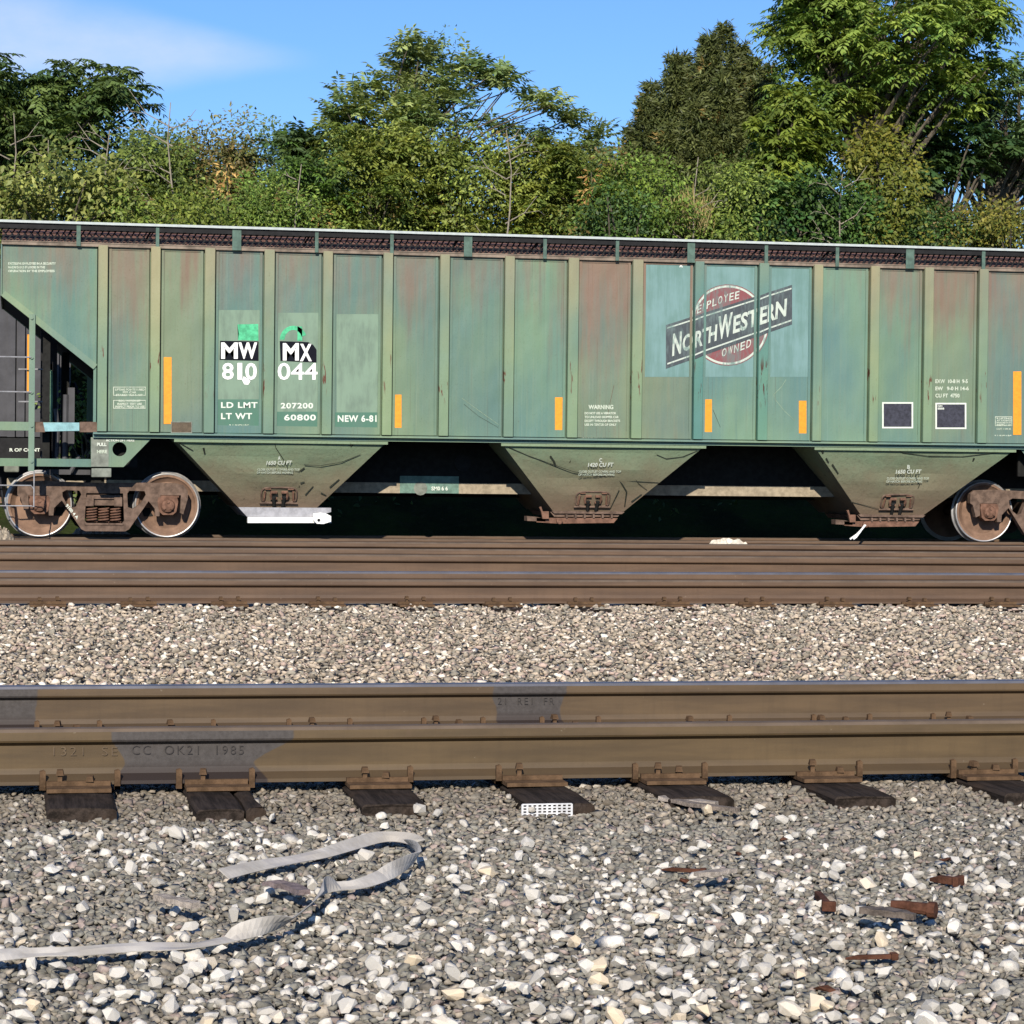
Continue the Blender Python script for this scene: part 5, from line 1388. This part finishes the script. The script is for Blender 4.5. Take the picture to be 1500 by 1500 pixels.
# tall dark tree at the left edge
poly = [(-130,95),(-60,72),(-8,60),(12,84),(26,76),(42,70),(50,98),(68,104),(74,80),(98,72),(112,84),(140,80),(163,74),(183,100),(193,126),(183,142),(165,132),(150,138),(138,140),(118,168),(90,185),(40,195),(-20,190),(-130,190)]
c = sample(poly, 210, 47, 1.2); c2 = sample([(-130,170),(40,175),(110,165),(150,150),(175,190),(190,260),(200,345),(-130,345)], 190, 48.2, .8)
plant('dark_tree', 'tall dark green tree with flat layered top at the left edge', 'tree', 45, 47.5,
      [fronds(c, 7, .55, 7, .17, .055, (.048,.085,.034), (.12,.16,.055), droop=.35, up=.1), broad(c2, 45, .55, .14, .08, (.016,.03,.013), (.035,.055,.02))], np.concatenate([c, c2[:60]]), .15, nbr=60)  # inner leaves tinted near-black, crown shade put into their colour
# bare saplings
def bare(px, py0, py1, Y, label, spread_=14, seed=1):
    b = onY(px, 345, Y); z0 = float(bz(b.x, Y))-.1; e = empty('bare_sapling', (b.x, Y, z0), label, 'sapling', 'bare saplings along the bank'); rr = random.Random(seed)
    top = onY(px+rr.uniform(-5,5), py0, Y); f = MB(); t_ = Vector((top.x-b.x, 0, top.z-z0)); pts = [t_*u + Vector((.05*math.sin(6*u+seed), .05*math.cos(5*u), 0)) for u in np.linspace(0,1,8)]
    pts = [q+Vector((.07*math.sin(9*u+seed*2)*u, 0, 0)) for q, u in zip(pts, np.linspace(0,1,8))]; f.tube(pts, .032, 7, .008); f.build('trunk', M_palebark, e, smooth=True); f = MB()
    for k in range(9):
        u = rr.uniform(.45, .97); a = t_*u; s = rr.choice((-1, 1)); l = rr.uniform(.25, .7)*(spread_/14)
        q = a+Vector((s*l*.6, rr.uniform(-.2,.2), l*.35)); q2 = q+Vector((s*l*.4, 0, l*.55)); f.tube([a, q, q2], .013, 5, .004)
        f.tube([q, q+Vector((s*l*.5, .05, .05)), q+Vector((s*l*.7,.1,-.02))], .006, 4, .003)
    f.build('branch', M_palebark, e)
bare(17, 165, 345, 44.3, 'pale bare sapling with forked top at the far left', 16, 3)
bare(252, 150, 345, 45, 'thin bare sapling rising above the olive shrubs', 18, 5)
bare(160, 190, 345, 44.6, 'pale bare sapling leaning against the dark tree', 14, 8)
bare(437, 240, 345, 44.0, 'reddish leaning stem under the palm-like sumac', 8, 21)
bare(1232, 255, 350, 43.9, 'pale slanting stem low among the dark big leaved shrub', 10, 33)
bare(742, 190, 345, 44.2, 'thin grey stem standing in the gold tinged bush', 12, 41)
bare(1015, 230, 345, 44.0, 'thin bent pale stem over the dry grass', 12, 52)
bare(78, 205, 300, 44.2, 'short forked bare stem among the pale big leaves', 10, 11)
# shrubs
def shrub(name, label, px, Y, poly, n, per, rad, ll, lw, c1, c2, dead=.02, var=.25, fr=0, frc=None, flat=1.0, tr=.05):
    c = sample(poly, n, Y, flat); parts = [broad(c, per, rad, ll, lw, c1, c2, var=var, dead=dead)]
    if fr:
        q = sample(poly, fr, Y, flat); q[:,1] -= .3; parts.append(fronds(q, 6, .42, 6, .13, .042, *(frc or (c1, c2)), droop=.45))
    return plant(name, label, 'shrub', px, Y, parts, c, tr, nbr=14)
shrub('big_leaf_shrub', 'pale yellow green shrub with big leaves by the left edge', 90, 44.0, [(5,250),(35,240),(60,218),(90,224),(108,212),(130,222),(148,210),(168,245),(172,350),(0,350)], 120, 34, .42, .17, .10, (.10,.13,.035), YE2, .05)
shrub('leafy_shrub', 'low pale shrub at the far left corner above the wagon roof', -20, 44.5, [(-100,260),(-30,245),(15,265),(20,350),(-100,350)], 60, 34, .42, .15, .09, GR1, OL2)
shrub('olive_shrub', 'olive shrub beside the thin bare sapling', 225, 46, [(165,240),(190,200),(215,190),(240,195),(262,185),(285,205),(290,350),(165,350)], 150, 38, .45, .12, .07, (.05,.075,.022), OL2, .03, fr=40, frc=(DK2, GR2))
shrub('seedy_shrub', 'rounded shrub with brownish seed heads left of centre', 310, 46.5, [(265,200),(285,182),(310,178),(335,182),(355,195),(362,225),(360,350),(265,350)], 150, 38, .42, .12, .06, (.085,.10,.03), (.17,.13,.06), .10, fr=50, frc=((.06,.08,.025),(.15,.12,.055)))
shrub('green_shrub', 'bright green feathery shrub low beside the olive ones', 390, 44.6, [(330,255),(360,240),(385,255),(420,235),(450,262),(470,300),(470,350),(320,350)], 110, 46, .40, .11, .045, BR1, OL2, .02)
shrub('yellow_green_shrub', 'yellow green low shrub behind the second roof post', 230, 43.8, [(165,300),(200,285),(235,275),(280,280),(330,290),(330,352),(165,352)], 110, 40, .38, .12, .06, (.09,.14,.028), (.20,.22,.05), .02)
shrub('sumac', 'dark sumac with arching fronds beside the orange dead leaves', 430, 45.4, [(395,225),(425,212),(450,215),(478,235),(482,330),(395,330)], 60, 34, .42, .12, .06, DK1, GR1, .03, fr=45, frc=(DK2, BR1))
c = sample([(425,185),(440,172),(455,182),(462,205),(430,208)], 9, 47)
plant('palm_like_sumac', 'palm-like sumac top standing clear against the sky left of the central tree', 'tree', 445, 47, [fronds(c, 10, .6, 8, .2, .06, GR1, BG2, droop=.3, up=.4)], c, .05, nbr=8)
# central tree of heaven: airy top, dense olive lower part
top = [(478,160),(498,140),(528,108),(548,106),(575,118),(590,105),(578,60),(600,50),(622,60),(640,48),(662,72),(672,105),(688,92),(692,72),(712,70),(720,95),(735,98),(752,92),(756,105),(735,115),(765,125),(780,115),(795,130),(815,138),(835,148),(850,160),(858,182),(845,175),(838,195),(860,190),(880,195),(876,212),(830,225),(500,230),(470,190)]
c = sample(top, 150, 47, 1.0, 3, .15); cb = sample(top, 50, 47.4, 1.0)
tt = [(np.array([[onY(a,b,47).x, 47+random.uniform(-.5,.5), onY(a,b,47).z]])) for a, b in ((590,62),(605,58),(635,55),(645,75),(655,95),(620,80),(595,85),(700,78),(712,90),(745,102),(732,112),(785,122),(800,135),(830,150),(845,165),(865,195),(875,205),(540,112),(560,118),(505,145),(490,160),(520,125))]
tt = np.concatenate(tt)
plant('tree_of_heaven', 'airy tree with feathery leaf tufts in the middle, sky showing between its stems', 'tree', 650, 47,
      [fronds(np.concatenate([c, tt, tt+rng.normal(0,.12,tt.shape)]), 7, .44, 6, .16, .048, (.10,.15,.065), (.27,.30,.14), droop=.3, up=.7), broad(cb, 16, .4, .12, .06, OL1, BG2)], np.concatenate([c, tt]), .05, nbr=110, stems=3, m=M_bark, top=None)
low = [(462,215),(490,190),(520,180),(560,195),(600,188),(640,205),(690,195),(740,205),(790,200),(840,215),(880,228),(900,260),(905,352),(455,352)]
for k, (a, b, lab) in enumerate(((455,600,'olive leafed bushy growth under the left of the central airy tree'),(600,755,'dense yellowish olive bush under the middle of the airy tree'),(755,910,'olive and gold bush under the right of the airy tree'))):
    xs_ = [p for p in low]; poly = [(min(max(x,a),b), y) for x, y in low]
    shrub('olive_bush', lab, (a+b)/2, 45.6+.5*k*(2-k), poly, 170, 40, .42, .125, .065, (.07,.11,.028), (.26,.285,.075), .03, fr=130, frc=(OL1, (.20,.205,.045)))
shrub('green_bush', 'fresh green bush right of the central tree, low by the walkway', 955, 44.6, [(880,270),(905,240),(930,222),(955,235),(985,255),(1010,275),(1035,295),(1040,355),(880,355)], 160, 44, .42, .12, .06, BR1, (.15,.20,.04), .02, fr=30, frc=(BR1, BR2))
shrub('dark_bush', 'small dark bush at the foot of the fresh green one', 915, 43.9, [(880,310),(905,290),(935,300),(945,355),(875,355)], 50, 40, .35, .12, .06, DK1, GR1)
# tall dry grass
gq = sample([(985,305),(1010,300),(1040,310),(1045,350),(985,350)], 330, 44.1, .4, 1); n = len(gq)
D = unit(np.column_stack([rng.normal(0,.18,n), rng.normal(0,.18,n), np.ones(n)])); V, T = leafquads(gq, D, unit(np.column_stack([rng.normal(0,.3,n), -np.ones(n), np.zeros(n)])), rng.uniform(.2,.5,n), rng.uniform(.008,.018,n))
o = npmesh('dry_grass', V, T, M_leaf, tones_for(n, (.24,.19,.09), (.36,.27,.14)), None, 4); tag(o, kind='stuff')
# conifer
Y = 50; poly = [(1012,78),(1028,60),(1046,62),(1060,42),(1076,58),(1088,66),(1096,95),(1106,92),(1118,108),(1132,112),(1140,140),(1150,200),(1150,352),(925,352),(930,280),(928,160),(936,128),(946,140),(960,108),(972,112),(985,72),(1000,88)]
VS, DS, CS = [], [], []
for a_, b_, dY, w_ in ((1060,36,0,1.0),(1030,58,-.5,.8),(1090,62,.3,.8),(1008,92,.4,.8),(985,84,-.2,.75),(1118,100,-.4,.9),(960,118,.3,.8),(940,150,-.3,.7),(1040,120,-1.0,.9),(1085,130,-1.0,.9),(1000,160,-1.0,.9),(1138,118,.5,.9),(1012,74,.6,.7),(1046,50,.5,.7),(1106,84,.2,.6),(930,185,.2,.7),(1075,90,1.0,1.0),(965,190,-.8,.8),(1110,180,-1.1,.9)):
    ap = onY(a_, b_, Y); ap = np.array([ap.x, Y+dY, ap.z]); h = .08; rot = rng.uniform(0, 6)
    while h < 4.3:
        r_ = min(1.3*w_, .06+.46*w_*h)*rng.uniform(.8, 1.12); nb = int(7+min(5, h*3))
        for k in range(nb):
            rot += 2.4; dr = np.array([math.cos(rot), math.sin(rot), 0]); rb = r_*rng.uniform(.7, 1.1)
            for s_ in np.linspace(.35, 1, 3 if h < 1 else 4):
                p_ = ap + dr*rb*s_ + np.array([0, 0, -h-.30*rb*s_+.22*rb*s_*s_])
                q_ = 15; VS.append(p_ + rng.normal(0, .05, (q_,3))); DS.append(np.tile(dr*.6, (q_,1)) + rng.normal(0,.38,(q_,3)) + np.array([[0,0,-.35+.45*s_]]))
                CS.append(np.tile(tones_for(1, (.055,.070,.028), (.135,.145,.062), .2, .01), (q_,1))*rng.uniform(.75,1.25,(q_,1)))
        h += .19
P = np.concatenate(VS); D = unit(np.concatenate(DS)); q_ = len(P)
V, T = leafquads(P, D, unit(rng.normal(0,.8,(q_,3))+np.array([[0,-.6,.6]])), rng.uniform(.09,.19,q_), rng.uniform(.025,.042,q_))
plant('conifer', 'broad olive brown conifer with ragged top right of centre', 'tree', 1050, Y, [(V, T, np.concatenate(CS))], P[::400], .16, nbr=12)
# big feathery tree on the right with neighbours
poly = [(1152,-70),(1146,0),(1158,18),(1141,42),(1165,60),(1156,82),(1172,100),(1190,128),(1215,142),(1250,150),(1285,158),(1330,165),(1370,150),(1420,128),(1450,95),(1462,-70)]
c = sample(poly, 470, 46.5, 1.3, 3, .25)
plant('feathery_tree', 'big bright green feathery leaved tree rising out of the top right', 'tree', 1290, 46.5, [fronds(c, 7, .52, 7, .165, .052, (.085,.15,.042), (.25,.30,.07), droop=.4, up=.25)], c, .17, nbr=110, stems=2)
poly = [(1102,210),(1110,170),(1125,138),(1145,125),(1160,135),(1185,140),(1205,160),(1210,195),(1200,230),(1160,240),(1150,275),(1110,300),(1080,300),(1085,250)]
c = sample(poly, 200, 45.6, 1.0, 4, .22)
plant('lime_tree', 'lime green feathery sapling in front of the conifer', 'tree', 1125, 45.6, [fronds(c, 7, .46, 6, .17, .06, (.08,.125,.026), (.20,.235,.045), droop=.5), broad(c[:70], 24, .4, .12, .06, GR1, OL2)], c, .09, nbr=50)
poly = [(1390,150),(1430,110),(1480,95),(1540,60),(1600,60),(1600,245),(1500,240),(1440,215),(1395,235),(1360,215),(1350,185)]
c = sample(poly, 230, 48, 1.1, 3, .25)
plant('blue_green_tree', 'darker blue green tree at the right edge with bare twigs low down', 'tree', 1415, 48, [fronds(c, 6, .52, 7, .17, .055, (.05,.10,.05), (.115,.165,.085), droop=.55)], c, .14, nbr=90)
poly = [(1345,180),(1385,165),(1440,165),(1470,195),(1440,225),(1400,240),(1385,300),(1330,330),(1290,300),(1330,250)]
c = sample(poly, 110, 47.0, 1.0)
plant('dark_leaved_tree', 'dark green small tree below the big feathery one, near the right', 'tree', 1400, 47.0, [fronds(c, 6, .48, 6, .18, .07, (.030,.065,.028), (.065,.105,.04), droop=.4)], c, .12, nbr=50)
poly = [(1245,215),(1262,185),(1290,170),(1325,178),(1352,200),(1362,230),(1335,245),(1325,280),(1280,290),(1262,250)]
c = sample(poly, 90, 45.2, .9); c2 = sample([(1270,275),(1310,265),(1345,300),(1360,352),(1255,352)], 70, 44.5, .8)
plant('yellowing_vine', 'yellow gold leafed vine hanging on the trunks at right', 'vine', 1300, 45.2, [broad(np.concatenate([c, c2]), 30, .38, .14, .08, (.09,.115,.025), (.20,.18,.035), .3, .04)], c, .06, nbr=20)
shrub('dark_shrub', 'dense dark green shrub with big leaves right of the dry grass', 1150, 44.8, [(1060,300),(1085,280),(1120,272),(1160,260),(1205,250),(1235,262),(1262,290),(1272,352),(1055,352)], 220, 42, .40, .15, .085, (.028,.07,.022), (.075,.125,.032), .01, fr=26, frc=((.05,.11,.03),(.13,.19,.07)))
shrub('leafy_shrub', 'sunlit green leaves seen through the gap below the left end of the hopper wagon', 122, 41.25, [(108,500),(148,500),(150,700),(102,700)], 34, 40, .3, .12, .07, GR1, BR2, flat=.4)
shrub('mixed_shrub', 'olive shrub in front of the conifer foot', 1085, 44.3, [(1035,300),(1050,250),(1075,220),(1100,225),(1120,280),(1115,355),(1030,355)], 110, 40, .42, .12, .06, (.05,.08,.02), OL2)
shrub('golden_shrub', 'gold tinged low shrub at the right hand edge', 1475, 44.4, [(1425,305),(1450,290),(1480,285),(1530,295),(1600,290),(1600,356),(1415,356)], 130, 36, .40, .12, .065, (.075,.10,.022), (.20,.17,.04), .06)
shrub('dark_low_shrub', 'dark shrub under the small tree near the right edge', 1380, 44.8, [(1320,320),(1350,295),(1390,300),(1425,310),(1430,356),(1320,356)], 90, 40, .40, .12, .06, DK1, GR1)  # leaves in the darker greens
# orange dead leaf tufts
for px, py, lab in ((331,250,'orange dead leaf tuft hanging in the seedy shrub'),(470,320,'orange dead leaf tuft low beside the central bush'),(866,260,'orange dead twig tuft right of the airy tree')):
    p = onY(px, py, 44.4); q = np.array([[p.x, 44.4, p.z+.1],[p.x+.03, 44.4, p.z-.1],[p.x-.02, 44.4, p.z-.25]])
    V, T, Cc = broad(q, 22, .2, .16, .05, (.42,.22,.09), (.55,.32,.16)); e = empty('dead_leaf_tuft', (p.x, 44.4, p.z), lab, 'dead leaves', 'orange dead leaf tufts'); npmesh('foliage', V-np.array([p.x,44.4,p.z]), T, M_leaf, Cc, e, 4)
    f = MB(); f.tube([(0,.1,-1.6),(.05,.05,-.6),(0,0,.1)], .015, 5, .008); f.build('stem', M_bark, e)
# undergrowth that clothes the bank, a mass nobody could count
n = 2600
X = rng.uniform(-14, 28, n); Yv = 41.6 + rng.random(n)**.8*22; Cb = np.column_stack([X, Yv, bz(X, Yv)+rng.uniform(.05, .75, n)])
V, T, Cc = broad(Cb, 30, .5, .16, .09, (.035,.06,.016), (.10,.125,.03), var=.3)
tag(npmesh('undergrowth', V, T, M_leaf, Cc, None, 4), kind='stuff')
